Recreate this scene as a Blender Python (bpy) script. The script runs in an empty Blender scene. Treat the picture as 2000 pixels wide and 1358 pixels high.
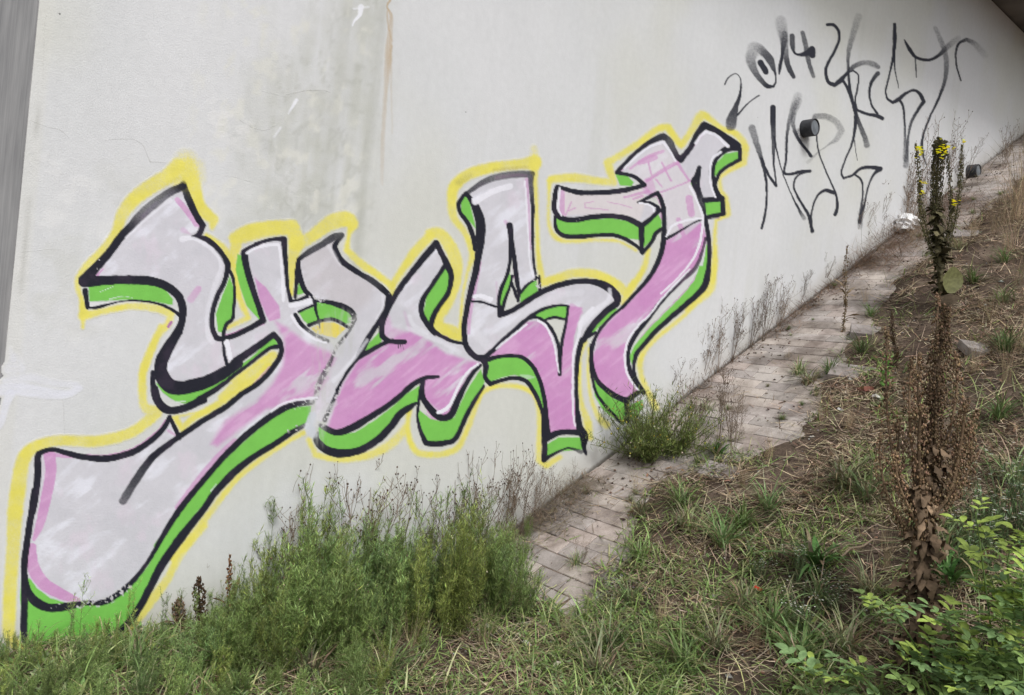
import bpy, math, random
import numpy as np
from mathutils import Vector, Matrix

random.seed(7)
RNG = np.random.default_rng(11)
scene = bpy.context.scene
COL = scene.collection

# ------------------------------------------------------------------ camera
CAM = np.array([-2.2513, -3.0613, 1.2687])
RIGHT = np.array([0.76063777, -0.64108963, 0.10214824])
UP = np.array([-0.07137255, 0.07381141, 0.99471495])
FWD = np.array([0.64524114, 0.76390835, -0.01038754])
FPX = 1509.36
SLOPE = math.radians(29.113)
TS = math.tan(SLOPE)
cd = bpy.data.cameras.new('camera')
cam = bpy.data.objects.new('camera', cd)
COL.objects.link(cam)
cd.sensor_width = 36.0
cd.lens = FPX / 2000 * 36
cd.clip_start = 0.05
cd.clip_end = 600
m = Matrix.Identity(4)
for i in range(3):
    m[i][0], m[i][1], m[i][2], m[i][3] = RIGHT[i], UP[i], -FWD[i], CAM[i]
cam.matrix_world = m
scene.camera = cam

# ------------------------------------------------------------------ sky, sun, exposure
SUN_EL, SUN_AZ = math.radians(52), math.radians(205)      # azimuth clockwise from +Y
w = bpy.data.worlds.new('World'); scene.world = w; w.use_nodes = True
nt = w.node_tree; nt.nodes.clear()
out = nt.nodes.new('ShaderNodeOutputWorld'); bg = nt.nodes.new('ShaderNodeBackground')
sky = nt.nodes.new('ShaderNodeTexSky'); sky.sky_type = 'NISHITA'; sky.sun_disc = False
sky.sun_elevation = SUN_EL; sky.sun_rotation = SUN_AZ
sky.air_density = 1.0; sky.dust_density = 4.0; sky.ozone_density = 1.0
hs = nt.nodes.new('ShaderNodeHueSaturation'); hs.inputs['Saturation'].default_value = 0.30
nt.links.new(sky.outputs[0], hs.inputs['Color']); nt.links.new(hs.outputs[0], bg.inputs[0])
bg.inputs[1].default_value = 0.125
nt.links.new(bg.outputs[0], out.inputs[0])
sl = bpy.data.lights.new('sun', 'SUN'); sl.energy = 1.5; sl.angle = math.radians(14); sl.color = (1.0, 0.985, 0.955)
so = bpy.data.objects.new('sun', sl); COL.objects.link(so)
sd = Vector((math.sin(SUN_AZ) * math.cos(SUN_EL), math.cos(SUN_AZ) * math.cos(SUN_EL), math.sin(SUN_EL)))
so.rotation_euler = sd.to_track_quat('Z', 'Y').to_euler()
so.location = (0, -6, 12)
scene.view_settings.view_transform = 'Standard'; scene.view_settings.look = 'None'
scene.view_settings.exposure = 0.42; scene.view_settings.gamma = 1.0
scene.view_settings.use_curve_mapping = False
scene.render.engine = 'CYCLES'
scene.cycles.transparent_max_bounces = 24
scene.cycles.max_bounces = 6

# ------------------------------------------------------------------ helpers
def lin(r, g, b, k=1.12):
    o = []
    for v in (r, g, b):
        v /= 255.0
        v = v / 12.92 if v <= 0.04045 else ((v + 0.055) / 1.055) ** 2.4
        o.append(v / k)
    return np.array(o)

def vnoise(x, y, seed=0):
    x = np.asarray(x, float); y = np.asarray(y, float)
    t = np.random.default_rng(seed).random((256, 256))
    xi = np.floor(x).astype(int); yi = np.floor(y).astype(int)
    fx = x - xi; fy = y - yi
    fx = fx * fx * (3 - 2 * fx); fy = fy * fy * (3 - 2 * fy)
    a = t[xi & 255, yi & 255]; b = t[(xi + 1) & 255, yi & 255]
    c = t[xi & 255, (yi + 1) & 255]; d = t[(xi + 1) & 255, (yi + 1) & 255]
    return (a * (1 - fx) + b * fx) * (1 - fy) + (c * (1 - fx) + d * fx) * fy

def fbm(x, y, seed=0, o=4):
    s = 0; a = 0.5; n = 0
    x = np.asarray(x, float); y = np.asarray(y, float)
    for k in range(o):
        s = s + a * vnoise(x * 2 ** k, y * 2 ** k, seed + k); n += a; a *= 0.55
    return s / n

def sstep(a, b, x):
    t = np.clip((x - a) / (b - a), 0, 1); return t * t * (3 - 2 * t)

def ray(px, py):
    px = np.asarray(px, float); py = np.asarray(py, float)
    return FWD + ((px - 1000) / FPX)[..., None] * RIGHT - ((py - 679) / FPX)[..., None] * UP

def on_wall(px, py, off=0.0):
    d = ray(px, py); t = (-off - CAM[1]) / d[..., 1]
    return CAM + d * t[..., None]

def base_h(x):
    x = np.asarray(x, float)
    return np.where(x < 0, 0, np.minimum(x, 8.3) * TS)

STRIP_W = 1.02
def strip_edge(x):
    """where the soil and weeds have crept over the outer pavers"""
    e = np.interp(x, [0, .38, .6, .8, 1.04, 1.25, 1.4, 1.65, 2.0, 2.5, 3.0, 3.57, 4.2, 4.8, 6, 9], [.74, .72, .58, .47, .40, .50, .68, .86, .76, .60, .52, .44, .44, .42, .5, .6])
    return -(e + .05 * (vnoise(np.asarray(x) * 7, np.asarray(x) * 0 + 3, 5) - .5) * 2 + .03)
def ground_h(x, y):
    x = np.asarray(x, float); y = np.asarray(y, float)
    h = base_h(x)
    e_ = strip_edge(x); off = sstep(e_ + .04, e_ - .16, y)
    off = np.maximum(off, sstep(0.22, 0.06, x))
    off = np.where(y > 0.05, 0, off)
    bump = 0.10 * (fbm(x * 1.7, y * 1.7, 21) - 0.45) + 0.035 * (fbm(x * 7, y * 7, 31) - 0.5)
    return h - 0.016 + off * (0.040 + bump)

def on_ground(px, py):
    d = ray(px, py)
    p = None
    if d[2] < 0:
        p = CAM + d * (-CAM[2] / d[2])
        if p[0] > 0: p = None
    if p is None:
        p = CAM + d * ((CAM[0] * TS - CAM[2]) / (d[2] - d[0] * TS))
    return np.array([p[0], p[1], float(ground_h(p[0], p[1]))])

def set_props(o, label=None, cat=None, group=None, kind=None):
    if label: o['label'] = label
    if cat: o['category'] = cat
    if group: o['group'] = group
    if kind: o['kind'] = kind
    return o

def link(name, data, parent=None, loc=None):
    o = bpy.data.objects.new(name, data); COL.objects.link(o)
    if parent is not None: o.parent = parent
    if loc is not None: o.location = loc
    return o

def thing(name, label, cat, loc=(0, 0, 0), rz=0.0, group=None):
    o = link(name, None, None, tuple(float(v) for v in loc)); o.rotation_euler = (0, 0, rz)
    o.empty_display_size = 0.1
    return set_props(o, label, cat, group)

class Geo:
    def __init__(s): s.V = []; s.Q = []; s.T = []; s.C = []; s.n = 0
    def add(s, V, Q=None, T=None, C=(1, 1, 1)):
        V = np.asarray(V, float).reshape(-1, 3)
        C = np.asarray(C, float)
        if C.ndim == 1: C = np.tile(C[:3], (len(V), 1))
        if Q is not None and len(Q): s.Q.append(np.asarray(Q, int) + s.n)
        if T is not None and len(T): s.T.append(np.asarray(T, int) + s.n)
        s.V.append(V); s.C.append(C[:, :3]); s.n += len(V)
    def mesh(s, name, mat, smooth=True, alpha=None):
        V = np.concatenate(s.V); C = np.concatenate(s.C)
        Q = np.concatenate(s.Q) if s.Q else np.zeros((0, 4), int)
        T = np.concatenate(s.T) if s.T else np.zeros((0, 3), int)
        me = bpy.data.meshes.new(name)
        me.vertices.add(len(V)); me.vertices.foreach_set('co', V.astype(np.float32).ravel())
        loops = np.concatenate([Q.ravel(), T.ravel()]).astype(np.int32)
        me.loops.add(len(loops)); me.loops.foreach_set('vertex_index', loops)
        me.polygons.add(len(Q) + len(T))
        st = np.concatenate([np.arange(len(Q)) * 4, len(Q) * 4 + np.arange(len(T)) * 3]).astype(np.int32)
        me.polygons.foreach_set('loop_start', st)
        me.polygons.foreach_set('use_smooth', np.full(len(st), smooth))
        me.update(calc_edges=True)
        a = me.color_attributes.new('col', 'FLOAT_COLOR', 'POINT')
        al = np.ones((len(V), 1)) if alpha is None else np.asarray(alpha).reshape(-1, 1)
        a.data.foreach_set('color', np.hstack([C, al]).astype(np.float32).ravel())
        me.materials.append(mat)
        return me

# ------------------------------------------------------------------ materials
def new_mat(name):
    mt = bpy.data.materials.new(name); mt.use_nodes = True
    return mt, mt.node_tree.nodes, mt.node_tree.links, mt.node_tree.nodes['Principled BSDF']

def leaf_mat(name, rough=0.6, trans=0.25, spec=0.3):
    mt, N, L, b = new_mat(name)
    a = N.new('ShaderNodeAttribute'); a.attribute_name = 'col'
    n = N.new('ShaderNodeTexNoise'); n.inputs['Scale'].default_value = 60
    oi = N.new('ShaderNodeObjectInfo')
    mr = N.new('ShaderNodeMapRange'); mr.inputs[1].default_value = .3; mr.inputs[2].default_value = .7
    mr.inputs[3].default_value = .75; mr.inputs[4].default_value = 1.2
    tc = N.new('ShaderNodeTexCoord'); L.new(tc.outputs['Object'], n.inputs['Vector'])
    L.new(n.outputs[0], mr.inputs[0])
    mr2 = N.new('ShaderNodeMapRange'); mr2.inputs[3].default_value = .68; mr2.inputs[4].default_value = 1.34
    L.new(oi.outputs['Random'], mr2.inputs[0])
    mm = N.new('ShaderNodeMath'); mm.operation = 'MULTIPLY'; L.new(mr.outputs[0], mm.inputs[0]); L.new(mr2.outputs[0], mm.inputs[1])
    vm = N.new('ShaderNodeVectorMath'); vm.operation = 'SCALE'; L.new(a.outputs['Color'], vm.inputs[0]); L.new(mm.outputs[0], vm.inputs['Scale'])
    L.new(vm.outputs[0], b.inputs['Base Color'])
    b.inputs['Roughness'].default_value = rough; b.inputs['Specular IOR Level'].default_value = spec
    if trans > 0:
        t = N.new('ShaderNodeBsdfTranslucent'); L.new(vm.outputs[0], t.inputs[0])
        mx = N.new('ShaderNodeMixShader'); mx.inputs[0].default_value = trans
        L.new(b.outputs[0], mx.inputs[1]); L.new(t.outputs[0], mx.inputs[2])
        L.new(mx.outputs[0], N['Material Output'].inputs[0])
    return mt

M_LEAF = leaf_mat('green_leaf', .5, .3, .35)
M_DRY = leaf_mat('dry_plant', .75, .12, .15)
M_STEM = leaf_mat('plant_stem', .65, 0, .2)
M_FLOWER = leaf_mat('petal', .6, .2, .2)
M_STONE = leaf_mat('stone', .85, 0, .2)

def concrete_mat():
    mt, N, L, b = new_mat('painted_concrete')
    a = N.new('ShaderNodeAttribute'); a.attribute_name = 'col'
    tc = N.new('ShaderNodeNewGeometry')
    def noise(scale, detail=4, rough=.55, st=(1, 1, 1)):
        mp = N.new('ShaderNodeMapping'); mp.inputs['Scale'].default_value = st
        n = N.new('ShaderNodeTexNoise'); n.inputs['Scale'].default_value = scale
        n.inputs['Detail'].default_value = detail; n.inputs['Roughness'].default_value = rough
        L.new(tc.outputs['Position'], mp.inputs[0]); L.new(mp.outputs[0], n.inputs['Vector']); return n
    n1 = noise(2.2, 5); n2 = noise(28, 5, .65); n3 = noise(9, 5, .6, (3, 1, .5)); n4 = noise(160, 2)
    def mr(n, lo, hi, a0=.3, a1=.7):
        r = N.new('ShaderNodeMapRange'); r.inputs[1].default_value = a0; r.inputs[2].default_value = a1
        r.inputs[3].default_value = lo; r.inputs[4].default_value = hi; L.new(n.outputs[0], r.inputs[0]); return r
    cur = None
    for r in (mr(n1, .975, 1.02), mr(n2, .965, 1.03), mr(n3, .985, 1.012), mr(n4, .98, 1.02)):
        if cur is None: cur = r.outputs[0]
        else:
            q = N.new('ShaderNodeMath'); q.operation = 'MULTIPLY'; L.new(cur, q.inputs[0]); L.new(r.outputs[0], q.inputs[1]); cur = q.outputs[0]
    # tiny blow holes
    vo = N.new('ShaderNodeTexVoronoi'); vo.inputs['Scale'].default_value = 5; L.new(tc.outputs['Position'], vo.inputs['Vector'])
    lt = N.new('ShaderNodeMapRange'); lt.inputs[1].default_value = .012; lt.inputs[2].default_value = .02; lt.inputs[3].default_value = .35; lt.inputs[4].default_value = 1
    L.new(vo.outputs['Distance'], lt.inputs[0])
    q = N.new('ShaderNodeMath'); q.operation = 'MULTIPLY'; L.new(cur, q.inputs[0]); L.new(lt.outputs[0], q.inputs[1]); cur = q.outputs[0]
    vm = N.new('ShaderNodeVectorMath'); vm.operation = 'SCALE'; L.new(a.outputs['Color'], vm.inputs[0]); L.new(cur, vm.inputs['Scale'])
    L.new(vm.outputs[0], b.inputs['Base Color'])
    b.inputs['Roughness'].default_value = .8; b.inputs['Specular IOR Level'].default_value = .25
    bu = N.new('ShaderNodeBump'); bu.inputs['Strength'].default_value = .22; bu.inputs['Distance'].default_value = .004
    ad = N.new('ShaderNodeMath'); ad.operation = 'ADD'; L.new(n2.outputs[0], ad.inputs[0]); L.new(n4.outputs[0], ad.inputs[1])
    L.new(ad.outputs[0], bu.inputs['Height']); L.new(bu.outputs[0], b.inputs['Normal'])
    return mt
M_WALL = concrete_mat()

def shaded_raw_concrete():
    mt, N, L, b = new_mat('shade_toned_board_concrete')
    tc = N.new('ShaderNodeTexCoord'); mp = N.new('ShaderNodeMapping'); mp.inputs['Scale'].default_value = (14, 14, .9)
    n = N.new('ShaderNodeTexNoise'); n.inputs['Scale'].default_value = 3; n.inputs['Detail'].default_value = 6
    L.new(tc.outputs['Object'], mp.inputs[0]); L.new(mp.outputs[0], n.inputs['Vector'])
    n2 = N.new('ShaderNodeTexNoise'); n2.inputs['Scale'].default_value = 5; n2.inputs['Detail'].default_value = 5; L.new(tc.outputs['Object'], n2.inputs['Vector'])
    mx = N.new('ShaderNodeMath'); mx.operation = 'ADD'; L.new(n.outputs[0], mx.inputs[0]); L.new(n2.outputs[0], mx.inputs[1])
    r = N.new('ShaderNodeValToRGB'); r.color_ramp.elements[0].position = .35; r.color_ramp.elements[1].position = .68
    r.color_ramp.elements[0].color = (.27, .27, .275, 1); r.color_ramp.elements[1].color = (.47, .47, .465, 1)  # raw concrete greys, set darker to carry part of the return side's shade
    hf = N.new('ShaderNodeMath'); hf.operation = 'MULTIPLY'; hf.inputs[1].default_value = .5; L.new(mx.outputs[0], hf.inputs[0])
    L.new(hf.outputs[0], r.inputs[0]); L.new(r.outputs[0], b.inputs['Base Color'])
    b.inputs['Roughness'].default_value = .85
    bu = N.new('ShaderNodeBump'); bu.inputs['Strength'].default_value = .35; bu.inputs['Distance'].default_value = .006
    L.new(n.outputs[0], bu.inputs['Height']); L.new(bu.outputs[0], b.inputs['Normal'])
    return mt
M_RAW_SHADED = shaded_raw_concrete()

def soil_mat():
    mt, N, L, b = new_mat('soil')
    tc = N.new('ShaderNodeTexCoord')
    n = N.new('ShaderNodeTexNoise'); n.inputs['Scale'].default_value = 3; n.inputs['Detail'].default_value = 10; n.inputs['Roughness'].default_value = .7
    L.new(tc.outputs['Object'], n.inputs['Vector'])
    r = N.new('ShaderNodeValToRGB'); e = r.color_ramp.elements
    e[0].position = .32; e[0].color = (.05, .035, .028, 1); e[1].position = .7; e[1].color = (.235, .18, .14, 1)
    k = e.new(.5); k.color = (.10, .073, .056, 1)
    L.new(n.outputs[0], r.inputs[0]); L.new(r.outputs[0], b.inputs['Base Color'])
    n2 = N.new('ShaderNodeTexNoise'); n2.inputs['Scale'].default_value = 45; n2.inputs['Detail'].default_value = 6; n2.inputs['Roughness'].default_value = .7
    L.new(tc.outputs['Object'], n2.inputs['Vector'])
    bu = N.new('ShaderNodeBump'); bu.inputs['Strength'].default_value = .9; bu.inputs['Distance'].default_value = .02
    L.new(n2.outputs[0], bu.inputs['Height']); L.new(bu.outputs[0], b.inputs['Normal'])
    b.inputs['Roughness'].default_value = .95; b.inputs['Specular IOR Level'].default_value = .15
    return mt
M_SOIL = soil_mat()

def paver_mat():
    mt, N, L, b = new_mat('concrete_paver')
    tc = N.new('ShaderNodeTexCoord'); geo = N.new('ShaderNodeNewGeometry'); oi = N.new('ShaderNodeObjectInfo')
    n = N.new('ShaderNodeTexNoise'); n.inputs['Scale'].default_value = 4; n.inputs['Detail'].default_value = 8; n.inputs['Roughness'].default_value = .65
    L.new(geo.outputs['Position'], n.inputs['Vector'])
    r = N.new('ShaderNodeValToRGB'); e = r.color_ramp.elements
    e[0].position = .36; e[0].color = (.15, .125, .108, 1); e[1].position = .60; e[1].color = (.40, .365, .34, 1)
    L.new(n.outputs[0], r.inputs[0])
    a = N.new('ShaderNodeAttribute'); a.attribute_name = 'col'
    mr = N.new('ShaderNodeMapRange'); mr.inputs[3].default_value = .82; mr.inputs[4].default_value = 1.12; L.new(oi.outputs['Random'], mr.inputs[0])
    n2 = N.new('ShaderNodeTexNoise'); n2.inputs['Scale'].default_value = 170; n2.inputs['Detail'].default_value = 3; L.new(geo.outputs['Position'], n2.inputs['Vector'])
    mr2 = N.new('ShaderNodeMapRange'); mr2.inputs[1].default_value = .3; mr2.inputs[2].default_value = .7; mr2.inputs[3].default_value = .85; mr2.inputs[4].default_value = 1.1; L.new(n2.outputs[0], mr2.inputs[0])
    q = N.new('ShaderNodeMath'); q.operation = 'MULTIPLY'; L.new(mr.outputs[0], q.inputs[0]); L.new(mr2.outputs[0], q.inputs[1])
    vm = N.new('ShaderNodeVectorMath'); vm.operation = 'SCALE'; L.new(r.outputs[0], vm.inputs[0]); L.new(q.outputs[0], vm.inputs['Scale'])
    v2 = N.new('ShaderNodeVectorMath'); v2.operation = 'MULTIPLY'; L.new(vm.outputs[0], v2.inputs[0]); L.new(a.outputs['Color'], v2.inputs[1])
    L.new(v2.outputs[0], b.inputs['Base Color']); b.inputs['Roughness'].default_value = .88
    bu = N.new('ShaderNodeBump'); bu.inputs['Strength'].default_value = .3; bu.inputs['Distance'].default_value = .002
    L.new(n2.outputs[0], bu.inputs['Height']); L.new(bu.outputs[0], b.inputs['Normal'])
    return mt
M_PAVER = paver_mat()

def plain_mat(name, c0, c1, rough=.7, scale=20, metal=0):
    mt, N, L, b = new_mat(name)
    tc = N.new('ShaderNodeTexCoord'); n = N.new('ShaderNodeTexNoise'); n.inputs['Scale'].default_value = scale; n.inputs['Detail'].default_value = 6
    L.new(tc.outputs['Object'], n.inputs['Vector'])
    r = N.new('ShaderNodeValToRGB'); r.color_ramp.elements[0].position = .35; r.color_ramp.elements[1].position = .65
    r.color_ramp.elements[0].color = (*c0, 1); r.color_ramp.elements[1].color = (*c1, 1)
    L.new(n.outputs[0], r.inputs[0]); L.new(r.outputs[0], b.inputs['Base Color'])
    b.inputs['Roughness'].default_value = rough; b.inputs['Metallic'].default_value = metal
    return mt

# ------------------------------------------------------------------ ground
def grow(a, b, step, far, g=1.35):
    xs = list(np.arange(a, b + 1e-6, step)); lo = [a]; hi = [b]; s = step
    while lo[-1] > -far: s *= g; lo.append(lo[-1] - s)
    s = step
    while hi[-1] < far: s *= g; hi.append(hi[-1] + s)
    return np.array(lo[:0:-1] + xs + hi[1:])

def grid_mesh(X, Y, Z, C):
    n, k = X.shape
    idx = np.arange(n * k).reshape(n, k)
    Q = np.stack([idx[:-1, :-1], idx[1:, :-1], idx[1:, 1:], idx[:-1, 1:]], -1).reshape(-1, 4)
    g = Geo(); g.add(np.stack([X, Y, Z], -1).reshape(-1, 3), Q, None, C); return g

gx = grow(-3.2, 8.6, .04, 150); gy = grow(-4.2, 0.2, .04, 150)
X, Y = np.meshgrid(gx, gy, indexing='ij')
Z = ground_h(X, Y)
g = grid_mesh(X, Y, Z, (1, 1, 1))
o = link('ground', g.mesh('ground', M_SOIL)); set_props(o, kind='structure')

# ------------------------------------------------------------------ abutment wall
wall = thing('abutment_wall', 'tall pale grey painted concrete bridge abutment wall covered in graffiti', 'wall', (-1.87, 0, 0))
WX0, WX1, WZ1 = -1.87, 12.0, 5.1
xs = np.concatenate([np.arange(WX0, 2.5, .013), np.arange(2.5, 8, .03), np.arange(8, WX1 + .3, .25)])
zs = np.concatenate([np.arange(-.6, 3.3, .016), np.arange(3.3, WZ1 + .04, .04)]); zs[-1] = WZ1
X, Zg = np.meshgrid(xs, zs, indexing='ij')
def blend(b, c, a): return b * (1 - a[..., None]) + np.asarray(c) * a[..., None]
def ridge(x, y, seed): return 1 - np.abs(fbm(x, y, seed, 4) * 2 - 1) * 2.2
def wall_colour(X, Zg):
    X = np.asarray(X, float); Zg = np.asarray(Zg, float)
    base = lin(213, 215, 217)[None, None, :] * np.ones(X.shape + (1,))
    big = fbm(X * .8, Zg * .7, 95, 4); base = blend(base, lin(208, 209, 198), sstep(.48, .68, big) * .55)
    base = blend(base, lin(219, 220, 223), sstep(.50, .30, big) * .6)
    # damp band with crackled lime film
    wob = .10 * (fbm(Zg * 2.0, Zg * 0 + 9, 77) - .5) * 2
    band = sstep(-1.26, -.98, X + wob - .22 * sstep(2.1, 2.5, Zg)) * sstep(-.50, -.64, X + .02 * np.sin(Zg * 3))
    streak = fbm(X * 26, Zg * 1.6, 51, 4); mott = fbm(X * 13, Zg * 12, 61, 5)
    top = .25 + .75 * sstep(1.0, 1.7, Zg + .35 * (vnoise(X * 14, Zg * 0, 5) - .5))
    bm = band * top * np.clip(.45 + 1.3 * (streak - .45) + 1.2 * (mott - .5), 0, 1)
    base = blend(base, lin(193, 195, 188), np.clip(bm * .9, 0, .8))
    cr = sstep(.80, .97, ridge(X * 9, Zg * 8, 63)) * band * sstep(1.2, 1.6, Zg); base = blend(base, lin(168, 170, 162), cr * .32)
    wh = sstep(.60, .74, fbm(X * 17, Zg * 15, 68, 4)) * sstep(-1.5, -1.2, X) * sstep(-.5, -.7, X) * sstep(1.2, 1.5, Zg); base = blend(base, lin(222, 222, 214), wh * .6)
    d2 = (sstep(-.63, -.615, X) * sstep(-.575, -.59, X) + .7 * sstep(-.83, -.80, X) * sstep(-.70, -.76, X)) * top; base = blend(base, lin(184, 186, 180), d2 * .5 * np.clip(streak * 1.6, 0, 1))
    run = sstep(.56, .75, fbm(X * 10, Zg * .5, 171, 3)) * sstep(.3, .7, fbm(X * 2, Zg * 1.3, 174, 3)); base = blend(base, lin(200, 202, 196), run * .28)
    # cloudy repair film left of the first letter's tip
    pl = sstep(-.7, -1.2, X) * sstep(1.85, 1.6, Zg) * sstep(.9, 1.3, Zg); base = blend(base, lin(225, 226, 227), pl * sstep(.50, .66, fbm(X * 9, Zg * 9, 33, 4)) * .7)
    base = blend(base, lin(198, 199, 193), pl * sstep(.50, .36, fbm(X * 7, Zg * 7, 37, 4)) * .35)
    # strip beside the corner
    c1 = sstep(-1.815, -1.835, X); base = blend(base, lin(216, 216, 210), c1 * .4)
    ln_ = np.exp(-((X + 1.845 + .004 * np.sin(Zg * 9)) / .006) ** 2) * sstep(.8, 1.6, Zg); base = blend(base, lin(170, 170, 164), ln_ * .5 * sstep(.35, .6, vnoise(X * 0, Zg * 6, 12)))
    hh = Zg - base_h(X)
    sp = sstep(.16, .0, hh - .10 * fbm(X * 9, Zg * 3, 15)); base = blend(base, lin(176, 170, 158), sp * .35)
    sp2 = sstep(.018, .0, hh); base = blend(base, lin(96, 84, 70), sp2 * .7)
    return base
base = wall_colour(X, Zg)
relief = .004 * (fbm(X * 5, Zg * 5, 41) - .5) * 0
g = grid_mesh(X, relief, Zg, base.reshape(-1, 3))
o = link('painted_face', g.mesh('painted_face', M_WALL), wall); o.location = (1.87, 0, 0)
# body behind the face and the return into the underpass
def box_geo(x0, x1, y0, y1, z0, z1, g=None, C=(1, 1, 1)):
    g = g or Geo()
    V = [(x, y, z) for x in (x0, x1) for y in (y0, y1) for z in (z0, z1)]
    g.add(V, [(0, 1, 3, 2), (4, 6, 7, 5), (0, 4, 5, 1), (2, 3, 7, 6), (0, 2, 6, 4), (1, 5, 7, 3)], None, C); return g
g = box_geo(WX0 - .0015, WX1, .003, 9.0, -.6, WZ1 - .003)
o = link('return_face', g.mesh('return_face', M_RAW_SHADED, False), wall); o.location = (1.87, 0, 0)
o['label'] = 'raw board-marked concrete side of the wall, shade toned into its colour'
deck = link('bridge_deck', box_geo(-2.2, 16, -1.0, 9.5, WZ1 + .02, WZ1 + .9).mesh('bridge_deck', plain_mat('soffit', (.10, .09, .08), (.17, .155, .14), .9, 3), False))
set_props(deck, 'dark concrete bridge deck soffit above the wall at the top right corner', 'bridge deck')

# ------------------------------------------------------------------ spray paint rasteriser
TILE = dict(A=(140, 320, 3.395), B=(0, 600, 3.395), C=(0, 900, 3.395), D=(300, 700, 3.395), E=(440, 400, 3.395), F=(590, 600, 3.395),
            G=(840, 280, 3.395), H=(840, 560, 3.395), I=(1060, 200, 3.395), J=(1100, 520, 3.993), K=(1400, 0, 4.527), L=(1600, 0, 3.994),
            N=(1440, 180, 4.527), P=(0, 0, 1.0))

def parse(s):
    """'A x,y[,w[,a]] x,y ...' -> photo-unit points; a tile letter may change midway"""
    pts = []; t = TILE['P']; w = 10.; a = 1.
    for tok in s.split():
        if tok in TILE: t = TILE[tok]; continue
        v = [float(q) for q in tok.split(',')]
        if len(v) > 2: w = v[2] / t[2]
        if len(v) > 3: a = v[3]
        pts.append((t[0] + v[0] / t[2], t[1] + v[1] / t[2], w, a))
    return np.array(pts)

def smooth(p, n=7, corner=55):
    """Catmull-Rom, kept sharp where the line turns hard"""
    if len(p) < 3: return p
    out = []
    m = len(p)
    sharp = [True] * m
    for i in range(1, m - 1):
        a = p[i, :2] - p[i - 1, :2]; b = p[i + 1, :2] - p[i, :2]
        c = np.dot(a, b) / (np.hypot(*a) * np.hypot(*b) + 1e-9)
        sharp[i] = math.degrees(math.acos(max(-1, min(1, c)))) > corner
    for i in range(m - 1):
        p0 = p[i - 1] if i > 0 and not sharp[i] else p[i]
        p3 = p[i + 2] if i + 2 < m and not sharp[i + 1] else p[i + 1]
        p1, p2 = p[i], p[i + 1]
        for k in range(n):
            t = k / n
            out.append(.5 * ((2 * p1) + (-p0 + p2) * t + (2 * p0 - 5 * p1 + 4 * p2 - p3) * t * t + (-p0 + 3 * p1 - 3 * p2 + p3) * t ** 3))
    out.append(p[-1]); return np.array(out)

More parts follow.
